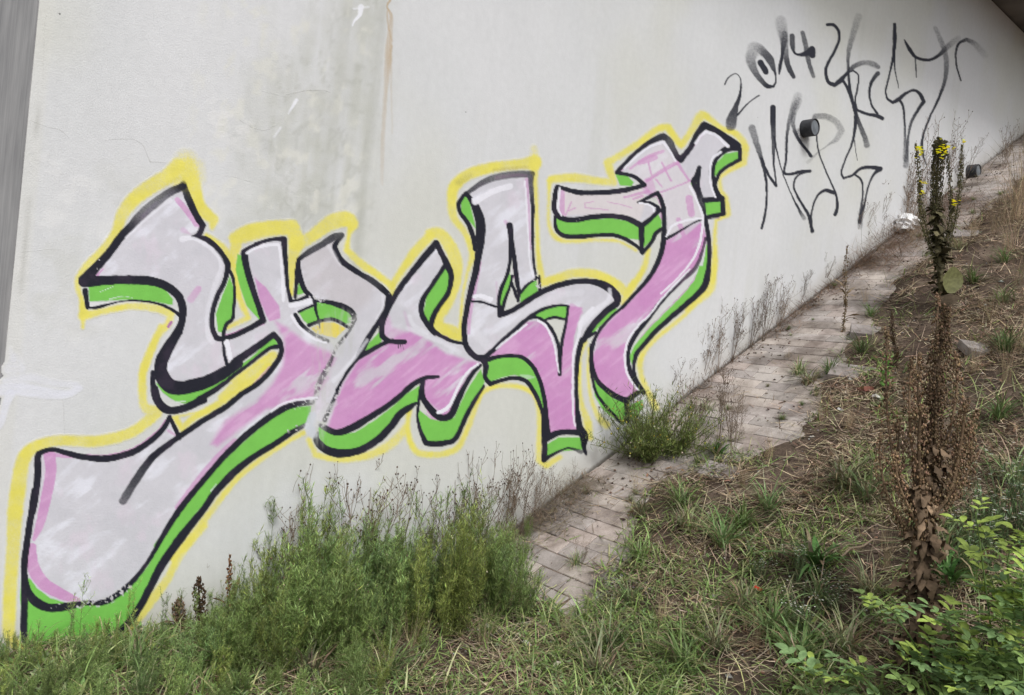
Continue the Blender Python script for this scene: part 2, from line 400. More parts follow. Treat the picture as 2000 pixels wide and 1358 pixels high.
class Canvas:
    def __init__(s, x0, y0, x1, y1, st):
        s.x0, s.y0, s.st = x0, y0, st
        s.nx = int((x1 - x0) / st) + 1; s.ny = int((y1 - y0) / st) + 1
        s.GX, s.GY = np.meshgrid(x0 + np.arange(s.nx) * st, y0 + np.arange(s.ny) * st, indexing='ij')
        # wobble of the hand and of the rough wall
        s.under = None; s.WX = s.GX + 1.0 * (fbm(s.GX / 9, s.GY / 9, 3) - .5) * 2; s.WY = s.GY + 1.0 * (fbm(s.GX / 9, s.GY / 9, 8) - .5) * 2
        s.C = np.zeros((s.nx, s.ny, 3)); s.A = np.zeros((s.nx, s.ny)); s.ID = np.zeros((s.nx, s.ny), int)
        s.rnd = np.random.default_rng(5).random((s.nx, s.ny))
    def win(s, x0, x1, y0, y1):
        i0 = max(0, int((x0 - s.x0) / s.st)); i1 = min(s.nx, int((x1 - s.x0) / s.st) + 2)
        j0 = max(0, int((y0 - s.y0) / s.st)); j1 = min(s.ny, int((y1 - s.y0) / s.st) + 2)
        return i0, i1, j0, j1
    def stroke_cov(s, line, soft=1.2, wf=1.0):
        p = smooth(parse(line)); p[:, 2] *= wf; cov = np.zeros((s.nx, s.ny)); mg = soft + 3
        for a, b in zip(p[:-1], p[1:]):
            W = max(a[2], b[2]) / 2 + mg
            i0, i1, j0, j1 = s.win(min(a[0], b[0]) - W, max(a[0], b[0]) + W, min(a[1], b[1]) - W, max(a[1], b[1]) + W)
            if i1 <= i0 or j1 <= j0: continue
            x = s.WX[i0:i1, j0:j1]; y = s.WY[i0:i1, j0:j1]
            d = b[:2] - a[:2]; L2 = d @ d + 1e-9
            t = np.clip(((x - a[0]) * d[0] + (y - a[1]) * d[1]) / L2, 0, 1)
            dist = np.hypot(x - a[0] - t * d[0], y - a[1] - t * d[1])
            wd = (a[2] * (1 - t) + b[2] * t) / 2; al = a[3] * (1 - t) + b[3] * t
            sf = soft + (1 - al) * wd * .75
            c = sstep(0, 1, (wd + sf * .45 - dist) / (sf)) * al
            cov[i0:i1, j0:j1] = np.maximum(cov[i0:i1, j0:j1], c)
        return cov
    def poly_cov(s, line, soft=1.2, curve=False):
        p = parse(line)[:, :2]
        cov = np.zeros((s.nx, s.ny)); mg = soft + 2
        i0, i1, j0, j1 = s.win(p[:, 0].min() - mg, p[:, 0].max() + mg, p[:, 1].min() - mg, p[:, 1].max() + mg)
        x = s.WX[i0:i1, j0:j1]; y = s.WY[i0:i1, j0:j1]
        ins = np.zeros(x.shape, bool); dm = np.full(x.shape, 1e9)
        q = np.roll(p, -1, 0)
        for a, b in zip(p, q):
            cond = (a[1] > y) != (b[1] > y)
            xc = (b[0] - a[0]) * (y - a[1]) / (b[1] - a[1] + 1e-12) + a[0]
            ins ^= cond & (x < xc)
            d = b - a; t = np.clip(((x - a[0]) * d[0] + (y - a[1]) * d[1]) / (d @ d + 1e-9), 0, 1)
            dm = np.minimum(dm, np.hypot(x - a[0] - t * d[0], y - a[1] - t * d[1]))
        sd_ = np.where(ins, dm, -dm)
        cov[i0:i1, j0:j1] = sstep(0, 1, .5 + sd_ / (2 * max(soft, .6)))
        return cov
    def put(s, cov, col, idn=None, spray=.35):
        e = cov * (1 - cov) * 4
        cov = np.clip(cov + e * (s.rnd - .5) * spray, 0, 1)
        col = np.asarray(col, float)
        if col.ndim == 1: col = col[None, None, :]
        na = cov + s.A * (1 - cov)
        s.C = np.where(na[..., None] > 1e-5, (col * cov[..., None] + s.C * (s.A * (1 - cov))[..., None]) / np.maximum(na, 1e-5)[..., None], s.C)
        s.A = na
        if idn is not None: s.ID = np.where(cov > .5, idn, s.ID); s.ID = np.where((s.ID == 0) & (cov > .02), idn, s.ID)
    def sheets(s, names, parent, off=.0025, mat=None, origin=(0, 0, 0)):
        Pw = on_wall(s.GX, s.GY, 0.0).reshape(-1, 3) - np.asarray(origin)
        Pw[:, 1] -= (off * sstep(.0, .10, s.A) - .0001 * (s.A < .012)).ravel()
        idx = np.arange(s.nx * s.ny).reshape(s.nx, s.ny)
        Q = np.stack([idx[:-1, :-1], idx[:-1, 1:], idx[1:, 1:], idx[1:, :-1]], -1).reshape(-1, 4)
        A = s.A.ravel(); C = s.C.reshape(-1, 3); ID = s.ID.ravel()
        Pf = Pw.reshape(s.nx, s.ny, 3) + np.asarray(origin)
        bgc = wall_colour(Pf[..., 0], Pf[..., 2])
        if s.under is not None:
            u_ = s.under; ii = np.clip(np.round((s.GX - u_.x0) / u_.st).astype(int), 0, u_.nx - 1); jj = np.clip(np.round((s.GY - u_.y0) / u_.st).astype(int), 0, u_.ny - 1)
            ok = (s.GX < u_.x0 + (u_.nx - 1) * u_.st)[..., None] * u_.A[ii, jj][..., None]; bgc = bgc * (1 - ok) + u_.C[ii, jj] * ok
        C = (s.C * s.A[..., None] + bgc * (1 - s.A[..., None])).reshape(-1, 3)
        keep = (A[Q].max(1) > .015); Q = Q[keep]
        own = ID[Q[:, 0]]; own = np.where(own == 0, ID[Q].max(1), own)
        # a vertex without paint takes its neighbour's colour through a fill
        for k, (nm, lab) in names.items():
            q = Q[own == k]
            if not len(q): continue
            u, inv = np.unique(q, return_inverse=True); inv = inv.reshape(-1, 4)
            comp = np.arange(len(u))
            while True:                                   # pieces that do not touch become parts of their own
                mn = comp[inv].min(1); c2 = comp.copy()
                for j in range(4): np.minimum.at(c2, inv[:, j], mn)
                c2 = c2[c2]
                if (c2 == comp).all(): break
                comp = c2
            cf = comp[inv[:, 0]]; ids, cnts = np.unique(cf, return_counts=True); order = ids[np.argsort(-cnts)]; big = [i for i in order if cnts[ids == i][0] > 30] or [order[0]]
            for n_, i in enumerate(big):
                if cf.size == 0: break
                sel = inv[(cf == i) | (np.isin(cf, big, invert=True) if n_ == 0 else False)]
                uu, iv = np.unique(sel, return_inverse=True); g = Geo(); g.add(Pw[u[uu]], iv.reshape(-1, 4), None, C[u[uu]])
                ob = link(nm, g.mesh(nm, M_WALL, False), parent[k] if isinstance(parent, dict) else parent)
                if lab and n_ == 0: ob['label'] = lab

YEL = lin(229, 220, 104); YELB = lin(232, 215, 98); GRN = lin(124, 198, 88); BLK = lin(33, 34, 46); WHT = lin(236, 236, 246)
FILL = lin(212, 211, 221); PNK = lin(207, 152, 201)

cv = Canvas(-8, 180, 1492, 1302, 2.0)
# ---- yellow overspray line
HALO = '''A 700,15,80 640,80,80 560,130,80 430,220,76 340,330,66 290,460,50 200,580,44 90,690,40 40,790,34 65,900,28 80,1000,50
A 770,20,90,.8 800,150,90,1 840,270,70 890,330,66 940,370,56 930,425,26
A 890,475,26 1000,550,34 1050,630,36 1080,740,30 1110,880,36 1170,1020,30 1100,1055,28 1040,1085,24
A 1065,660,36 1085,560,56 1110,480,60 1200,440,70 1358,420,66
A 1085,680,24 1098,790,20 1110,880,24
A 75,1010,50 200,980,36 400,945,36 560,960,42 655,995,46 640,1060,38 570,1140,40 520,1250,44 480,1358,44
A 75,1010,30 73,1085,18
B 1065,130,38 1010,270,46 950,420,54 945,560,56 960,660,60 1030,700,90 960,770,70 850,840,70 640,890,76 400,885,70 250,920,76 160,1000,90 120,1200,104 100,1358,104
C 100,340,100 85,600,88 70,800,88 62,1000,88 70,1180,80 200,1290,70
D 150,400,40 190,470,40 260,400,44 400,320,50 560,220,46 700,120,56 760,50,56
D 130,392,16 230,372,14 340,350,14
E 320,1000,46 200,1100,66 60,1210,56 -20,1280,46
E 300,990,20 150,1095,18 40,1170,16
C 1358,430,44 1200,620,50 1100,800,56 1000,930,66 900,1060,60 800,1180,46 600,1290,40 300,1300,50
D 130,1330,44 270,1160,46 430,950,42 560,790,40 700,680,36 860,570,34 1010,485,32
E 60,220,60 130,200,80 300,160,80 440,150,80 470,240,76 450,350,56 440,480,36 435,592,28
E 470,260,76 560,220,60 700,120,80 800,95,80 845,130,60 820,200,24 805,300,34 900,390,42 1010,465,38 1105,540,36 1170,440,40 1260,310,50 1358,210,50
E 1110,530,36 1108,590,28
G 0,600,56 60,600,60 130,680,66 170,780,66 170,920,56 110,1060,66 50,1150,70 60,1220,60 160,1255,64 190,1290,40 200,1200,16 210,1060,16 240,880,18 278,740,34 235,600,34 160,500,40 145,400,50 160,290,60 260,205,60 420,160,56 600,140,56 690,130,80
G 690,150,50 695,260,30 705,400,24 710,600,24 720,760,28 745,925,40 860,890,46 960,862,46 1100,870,48 1230,930,50 1305,1000,46 1350,920,30
I 530,1330,30 560,1270,44 610,1200,44 670,1100,40 700,980,34
I 60,510,50 200,500,60 350,520,50 470,530,50 430,400,56 500,360,46 640,270,46 760,180,50 830,165,50 880,240,46 920,285,46 980,200,46 1040,100,60 1080,90,50 1180,170,40 1280,210,44 1340,290,50 1330,400,50 1240,450,34 1175,500,30 1180,580,30 1215,640,36 1230,740,40 1150,785,20 1140,900,30 1140,1060,44 1110,1200,46 1030,1300,46 960,1368,40
I 45,520,36 40,640,22 40,800,26 80,890,36 160,920,30 350,912,26 500,922,20 620,982,20
J 1180,0,36 1160,180,40 1050,280,40 900,420,40 740,550,40 650,640,40 600,740,50 610,860,44 660,980,50 720,1100,60
J 175,590,34 130,700,36 125,850,34 140,1050,36 190,1220,64 210,1340,46
J 200,640,24 195,850,26 220,1040,30 280,1180,50 340,1240,60
H 330,720,36 380,680,34 480,657,32 600,667,34 680,710,34 720,800,36 725,950,36 720,1150,40 770,1185,46 860,1130,36
H 330,720,34 290,830,38 240,960,38 180,1070,42 80,1110,42 0,1115,40
F 850,980,44 760,960,44 710,870,38 700,760,34 712,680,36
F 690,800,50,.8 600,900,60,.8 450,980,54,.9 250,1010,42,1 90,980,42 45,880,34
F 900,40,30 890,100,60 960,170,60 1040,200,44 1050,100,12 1062,-10,12'''
thin_y = .66 + .46 * fbm(cv.GX / 26, cv.GY / 26, 46)
for l in HALO.split('\n'): cv.put(np.clip(cv.stroke_cov(l, 8.0, 1.32 if l[0] in 'AEG' else 1.05) * thin_y, 0, 1), YEL * 1.0, 1)
for l, sf in (('P 363,316,44,.5 358,345,60,.7', 14), ('P 1043,290,14,.4 1044,318,20,.7', 8), ('F 520,960,30,.35 640,850,30,.3 690,780,20,.3', 14), ('P 390,322,20,.3 392,350,20,.3', 10)):
    cv.put(cv.stroke_cov(l, sf), YEL, 1)
cv.put(cv.poly_cov('E 570,820 640,780 720,780 800,820 760,860 735,885 650,865 600,850', 1.5) * sstep(.2, .35, fbm(cv.GX / 9, cv.GY / 9, 14)), YELB, 1)
# brighter wet edge and blotches inside the yellow
nz = fbm(cv.GX / 30, cv.GY / 30, 44); cv.C = np.where(cv.ID[..., None] == 1, cv.C * (0.93 + .14 * nz)[..., None], cv.C)

# ---- letter faces
FACE = {
 10: ['A 130,760 240,600 400,390 560,250 700,160 760,210 850,400 830,480 960,560 1025,690 960,900 935,1080 970,1150 1100,1130 1280,1040 1240,930 1180,760 1140,600 1160,555 E 270,230 400,230 408,500 430,660 560,610 590,655 480,710 465,735 590,860 700,915 740,960 640,1150 600,1300 D 1070,290 900,310 650,470 440,670 260,870 100,1100 C 1180,340 1000,640 930,740 800,860 680,935 560,945 330,960 210,880 165,740 200,400 250,1 B 250,1000 270,965 350,945 450,965 700,1005 860,970 1010,880 1120,740 1190,870 D 170,520 460,335 700,180 820,60 E 370,980 360,900 315,860 150,960 0,1060 D 460,110 330,150 200,170 110,140 80,60 A 600,1300 650,1220 740,1080 740,950 690,850 600,790 450,760 300,760'],
 11: ['E 485,365 560,310 720,215 735,290 790,380 880,450 1060,575 1085,610 1050,720 885,1005 680,1358 640,1439 575,1420 600,1290 640,1150 740,960 850,800 850,740 800,690 700,655 600,640 530,580 500,500 480,430'],
 12: ['P 852,477 872,515 858,536 840,563 826,585 823,609 832,630 840,641 852,651 899,671 907,670 926,694 940,702 939,713 923,730 893,783 881,809 867,816 852,811 834,791 824,771 826,744 808,750 781,774 755,794 722,815 687,836 658,844 634,838 661,762 699,700 723,686 746,672 746,636 758,603 782,562 811,524 838,480'],
 13: ['P 917,377 940,358 1005,342 1040,340 1039,407 1042,504 1046,545 1017,570 1009,545 999,468 995,439 992,533 978,566 974,592 977,616 1005,604 1046,577 1111,552 1149,549 1182,558 1204,577 1205,592 1179,613 1155,639 1135,663 1127,707 1126,796 1135,843 1090,846 1070,852 1064,784 1055,746 1040,716 1020,698 993,695 943,701 928,697 908,666 906,628 915,589 934,498 937,433'],
 14: ['P 1089,366 1125,375 1163,377 1207,374 1259,362 1243,347 1204,337 1231,309 1266,280 1296,266 1319,303 1330,312 1349,288 1375,244 1396,256 1434,280 1419,291 1399,309 1390,335 1394,359 1403,388 1375,391 1363,365 1365,327 1355,356 1369,391 1377,424 1380,465 1372,489 1357,524 1325,553 1290,592 1260,630 1240,655 1228,683 1226,705 1233,730 1245,750 1250,764 1224,783 1205,775 1183,760 1165,740 1156,710 1156,680 1168,650 1190,623 1215,600 1240,578 1263,550 1280,520 1287,506 1296,471 1297,433 1294,400 1284,377 1266,388 1281,403 1287,412 1272,427 1253,441 1228,428 1195,422 1157,424 1125,430 1098,427 1085,412 1084,391'],
}
hole = cv.poly_cov('P 1031,622 1061,604 1090,597 1110,598 1093,725 1090,675 1081,645 1061,626', 1.2)
ang = .9
ux = cv.GX * math.cos(ang) + cv.GY * math.sin(ang); uy = -cv.GX * math.sin(ang) + cv.GY * math.cos(ang)
cloud = fbm(cv.GX / 55, cv.GY / 38, 12, 5); fine = fbm(uy / 60, ux / 7, 17, 4)
fc = lin(209, 208, 217)[None, None, :] * np.ones(cloud.shape + (1,))
brush = fbm(uy / 70 + .5 * cloud, ux / 16, 18, 4)
fc = blend(fc, lin(230, 231, 243), sstep(.50, .72, .45 * cloud + .55 * brush) * .85); fc = blend(fc, lin(199, 199, 208), sstep(.48, .30, cloud) * .45)
fc = blend(fc, lin(222, 208, 224), sstep(.60, .8, fbm(cv.GX / 40 + 9, cv.GY / 60, 19, 4)) * .4)
facemask = np.zeros(cv.A.shape)
for k, pl_ in FACE.items():
    for l in pl_:
        c = cv.poly_cov(l, 1.0) * (1 - hole)
        facemask = np.maximum(facemask, c)
        # worn pigment leaves the faces a little thin in places
        cv.put(c * .97, fc, k, .1)
# second letter and bar of the last one are duller, warmer grey
cv.put(cv.poly_cov('E 485,365 720,215 740,300 790,380 880,450 1000,540 960,640 850,730 700,650 530,580', 12) * facemask * .55, lin(196, 190, 194), None, 0)
cv.put(cv.poly_cov('I 130,570 660,560 690,640 640,790 460,740 130,750', 4) * facemask * .7, lin(222, 214, 216), None, 0)
cv.put(cv.poly_cov('I 560,450 780,270 880,390 980,520 1060,760 820,890 800,640 680,540', 4) * facemask * .5, lin(222, 216, 222), None, 0)
# ---- pink
pinkc = PNK[None, None, :] * np.ones(cloud.shape + (1,))
pinkc = blend(pinkc, lin(222, 180, 218), sstep(.45, .75, fine) * .55); pinkc = blend(pinkc, lin(200, 138, 194), sstep(.55, .3, cloud) * .5)
thin = np.clip(1.15 - .9 * sstep(.60, .78, fbm(uy / 110, ux / 22, 29, 4)), 0, 1)
PINKP = [('E 190,760 250,500 P 500,545 520,562 545,598 545,622 526,626 508,590', 2, .9),
 ('P 538,628 560,640 600,670 650,690 655,700 640,740 618,775 575,790 520,800 470,838 425,872 412,868 440,822 500,785 530,752 552,715 556,670', 7, .95),
 ('P 745,648 760,662 800,648 830,660 870,690 945,712 893,787 868,816 826,775 826,748 760,794 690,838 638,842 660,768 700,702 750,676', 5, 1),
 ('P 745,636 757,610 766,640 800,650 790,610 800,640 830,690 745,665', 6, .6),
 ('H 340,475 440,400 560,300 640,235 720,228 800,300 860,540 900,250 915,125 1010,140 985,230 955,330 945,500 950,700 985,965 780,985 760,760 690,545 600,468 430,465', 2.5, 1),
 ('I 815,915 900,850 1050,790 1085,900 1060,1000 950,1180 760,1358 J 640,430 550,540 505,660 500,740 530,860 600,970 495,1045 350,975 250,880 225,740 280,520 400,390 560,230 700,40', 2.5, 1)]
for l, sf, al in PINKP:
    l2 = l if not l.startswith('E 190') else 'P 497,542 520,562 545,598 548,622 526,628 508,590'
    cv.put(cv.poly_cov(l2, sf) * facemask * al * thin, pinkc, None, .1)
PINKS = [('B 330,985,80 335,1100,74 300,1290,70 C 265,420,56 225,520,26', 1.5, .9), ('C 215,570,50 220,700,80 290,815,84 420,890,70 520,925,30', 1.5, .9),
 ('C 960,700,20 1080,510,24 1180,345,30 1290,200,36 D 160,990,40 300,800,40 430,650,40 540,560,60', 3, .75),
 ('B 300,975,26 480,990,26 640,975,20 760,965,24 880,930,40 1000,860,40 1090,760,36', 1.5, .75),
 ('A 700,240,36 760,310,36 835,420,30', 1.5, .8), ('A 740,440,40,.5 780,460,20,.5', 3, .8), ('A 790,900,50,.6 840,830,44,.8', 2, .8), ('A 170,740,14 210,700,10', 1, .9),
 ('E 0,870,26 120,830,24 250,790,20', 1.5, .8), ('F 960,200,14 880,180,14', 2, .7),
 ('G 330,790,26 300,960,24 265,1130,26 255,1260,20', 2, .7), ('G 640,240,22 655,500,18 665,700,16', 2, .6), ('G 500,520,26,.6 525,560,26,.4', 3, .8), ('G 545,700,10 560,900,8', 1, .8), ('G 940,1080,40 1000,1120,30 960,1160,20', 3, .6),
 ('G 440,920,14,.5 445,1040,10,.5', 2, .6), ('H 60,880,22 130,870,20', 2, .7), ('F 830,700,34 890,745,24 960,750,16', 2, .8),
 ('E 960,960,8 1010,880,10', 1, .7), ('D 640,200,18 770,60,20', 2, .6), ('D 100,480,22 160,520,10', 2, .6), ('I 700,540,80 740,620,40', 3, .5), ('I 660,540,20 700,600,36 790,620,20', 2, .5)]
for l, sf, al in PINKS: cv.put(cv.stroke_cov(l, sf) * al, pinkc, None, .1)
for l in ['I 690,520,22 790,455,24 890,400,30', 'I 890,400,26 930,460,18 972,520,16', 'I 975,520,12 880,560,12 770,600,14', 'I 885,410,10 690,525,10', 'I 580,440,16 690,365,22 800,325,20',
          'I 640,400,30 700,380,44 745,365,36', 'I 700,400,14 720,480,12', 'I 790,400,14 850,520,14', 'I 750,510,12 790,560,10', 'I 130,600,36 128,740,34', 'I 150,750,12 190,660,10', 'I 170,720,10 220,700,10',
          'I 340,655,7 280,670,8 280,700,8 360,705,7 435,715,8', 'I 430,660,6 520,680,7 590,700,7', 'I 970,640,50 985,740,46', 'I 900,780,36 940,900,30', 'I 540,630,16 620,610,18 700,590,24', 'I 600,640,14 660,620,16', 'I 560,430,8 510,455,8 480,455,6',
          'I 945,360,10 1010,280,12 1060,210,14', 'I 1130,760,6 1180,770,4', 'I 780,780,16 790,700,18 750,630,12', 'I 1075,900,24 1050,1010,26 980,1130,20 870,1230,20 J 640,330,20 560,440,16', 'J 1050,60,22 960,180,24 850,290,20 720,420,16 600,560,12', 'J 560,1060,30 615,1020,20']:
    cv.put(cv.stroke_cov(l, 1.4) * .72, pinkc * .99, None, .15)
cv.put(cv.stroke_cov('A 640,1080,20 660,1050,20', 1), lin(176, 120, 170), 10)

# ---- green drop shadow
GREEN = '''A 110,800 300,770 500,775 620,830 650,870 672,900 668,935 640,935 560,915 400,900 250,908 118,915
A 1050,745 1078,850 1065,1030 1005,1120 970,1112 955,1000 1000,870
A 1100,600 1150,620 1165,700 1245,920 1270,1030 1240,1035 1160,940 1110,800 1085,700
D 15,165 90,190 200,205 330,180 480,100 640,0 795,-145 825,-88 765,-68 655,12 535,110 400,215 300,275 210,300 150,290 60,230
C 140,780 200,780 240,840 330,910 450,945 560,960 700,930 800,880 900,800 980,700 1080,520 1200,340 1358,150 D 340,820 400,900 280,1020 140,1200 60,1330 C 1080,650 1000,800 920,960 820,1090 700,1170 500,1240 300,1250 190,1220 150,1150 130,900
D 300,840 400,740 540,610 660,500 800,390 920,325 1045,315 1040,412 920,475 800,555 640,655 520,755 400,885 280,1025 140,1205 60,1330 0,1358 0,1240
E 610,645 700,660 800,700 845,740 820,805 780,785 700,755 620,770 600,700
E 490,715 590,675 615,770 555,800 520,770
E 488,520 520,585 490,600 470,595
E 1030,835 1038,905 965,970 915,988 950,920
F 105,785 150,820 240,850 350,830 480,750 600,660 700,570 785,515 772,640 720,655 650,700 580,780 500,865 380,935 250,955 160,930 115,870
F 775,680 850,740 930,760 1010,730 1060,620 1110,520 1185,410 1212,500 1150,610 1080,735 1020,845 980,885 840,895 800,855 768,740
H 380,490 520,455 620,480 695,560 735,650 762,800 755,850 720,760 640,610 560,585 480,600 400,630 372,600
G 115,815 135,880 110,990 50,1080 12,1150 0,1225 -20,1215 -45,1130 -20,1000 50,890
G 230,335 265,400 305,570 270,530 208,460 203,400
G 525,840 537,900 500,1030 470,1125 452,1060 480,960
G 598,995 650,935 705,905 718,990 660,1025 598,1065
G 655,1155 760,1085 850,1070 912,1080 897,1170 800,1160 730,1165
G 1225,1090 1242,1100 1170,1170 1090,1250 1030,1295 1028,1250 1090,1170 1150,1120
I 85,765 200,795 330,775 460,770 570,790 655,830 655,915 560,905 490,882 350,882 140,885 90,840
I 660,825 710,785 768,745 790,790 785,840 720,915 665,970
I 483,475 560,487 605,530 588,557 510,552
I 1125,500 1150,405 1210,340 1305,325 1308,385 1220,412 1150,485
I 1065,665 1182,655 1182,742 1090,752
I 1085,940 1103,960 1098,1090 1072,1205 1000,1290 910,1368 855,1368 960,1240 1050,1120 1075,1020
J 1060,0 1135,0 1103,130 1043,215 943,305 843,395 733,485 633,595 563,695 538,765 515,710 555,620 660,495 800,355 930,225 1020,120
J 230,850 300,955 400,1035 490,1070 485,1130 475,1230 380,1180 300,1110 245,1010
J 505,1090 620,1040 625,1100 560,1190 505,1210
H 770,1050 850,1000 1018,1000 1018,1078 960,1085 870,1092 770,1138
I 980,540 1015,495 1025,595'''
gc = GRN[None, None, :] * (0.94 + .12 * fbm(cv.GX / 25, cv.GY / 25, 61))[..., None]
for l in GREEN.split('\n'): cv.put(cv.poly_cov(l, 1.3), gc, 2, .1)
for l, wd in (('A 250,900,8 330,880,5 400,890,3', .6), ('D 150,290,10 210,285,6', .7), ('H 600,590,16,.5 650,600,30,.6 690,600,8,.4', .6), ('A 270,815,3 190,850,3', .8), ('D 60,1180,8 90,1130,4', .9), ('C 1080,500,10 1100,470,5', .9), ('D 380,880,8 420,830,4', .8)):
    cv.put(cv.stroke_cov(l, 1) * wd, WHT, None, .1)

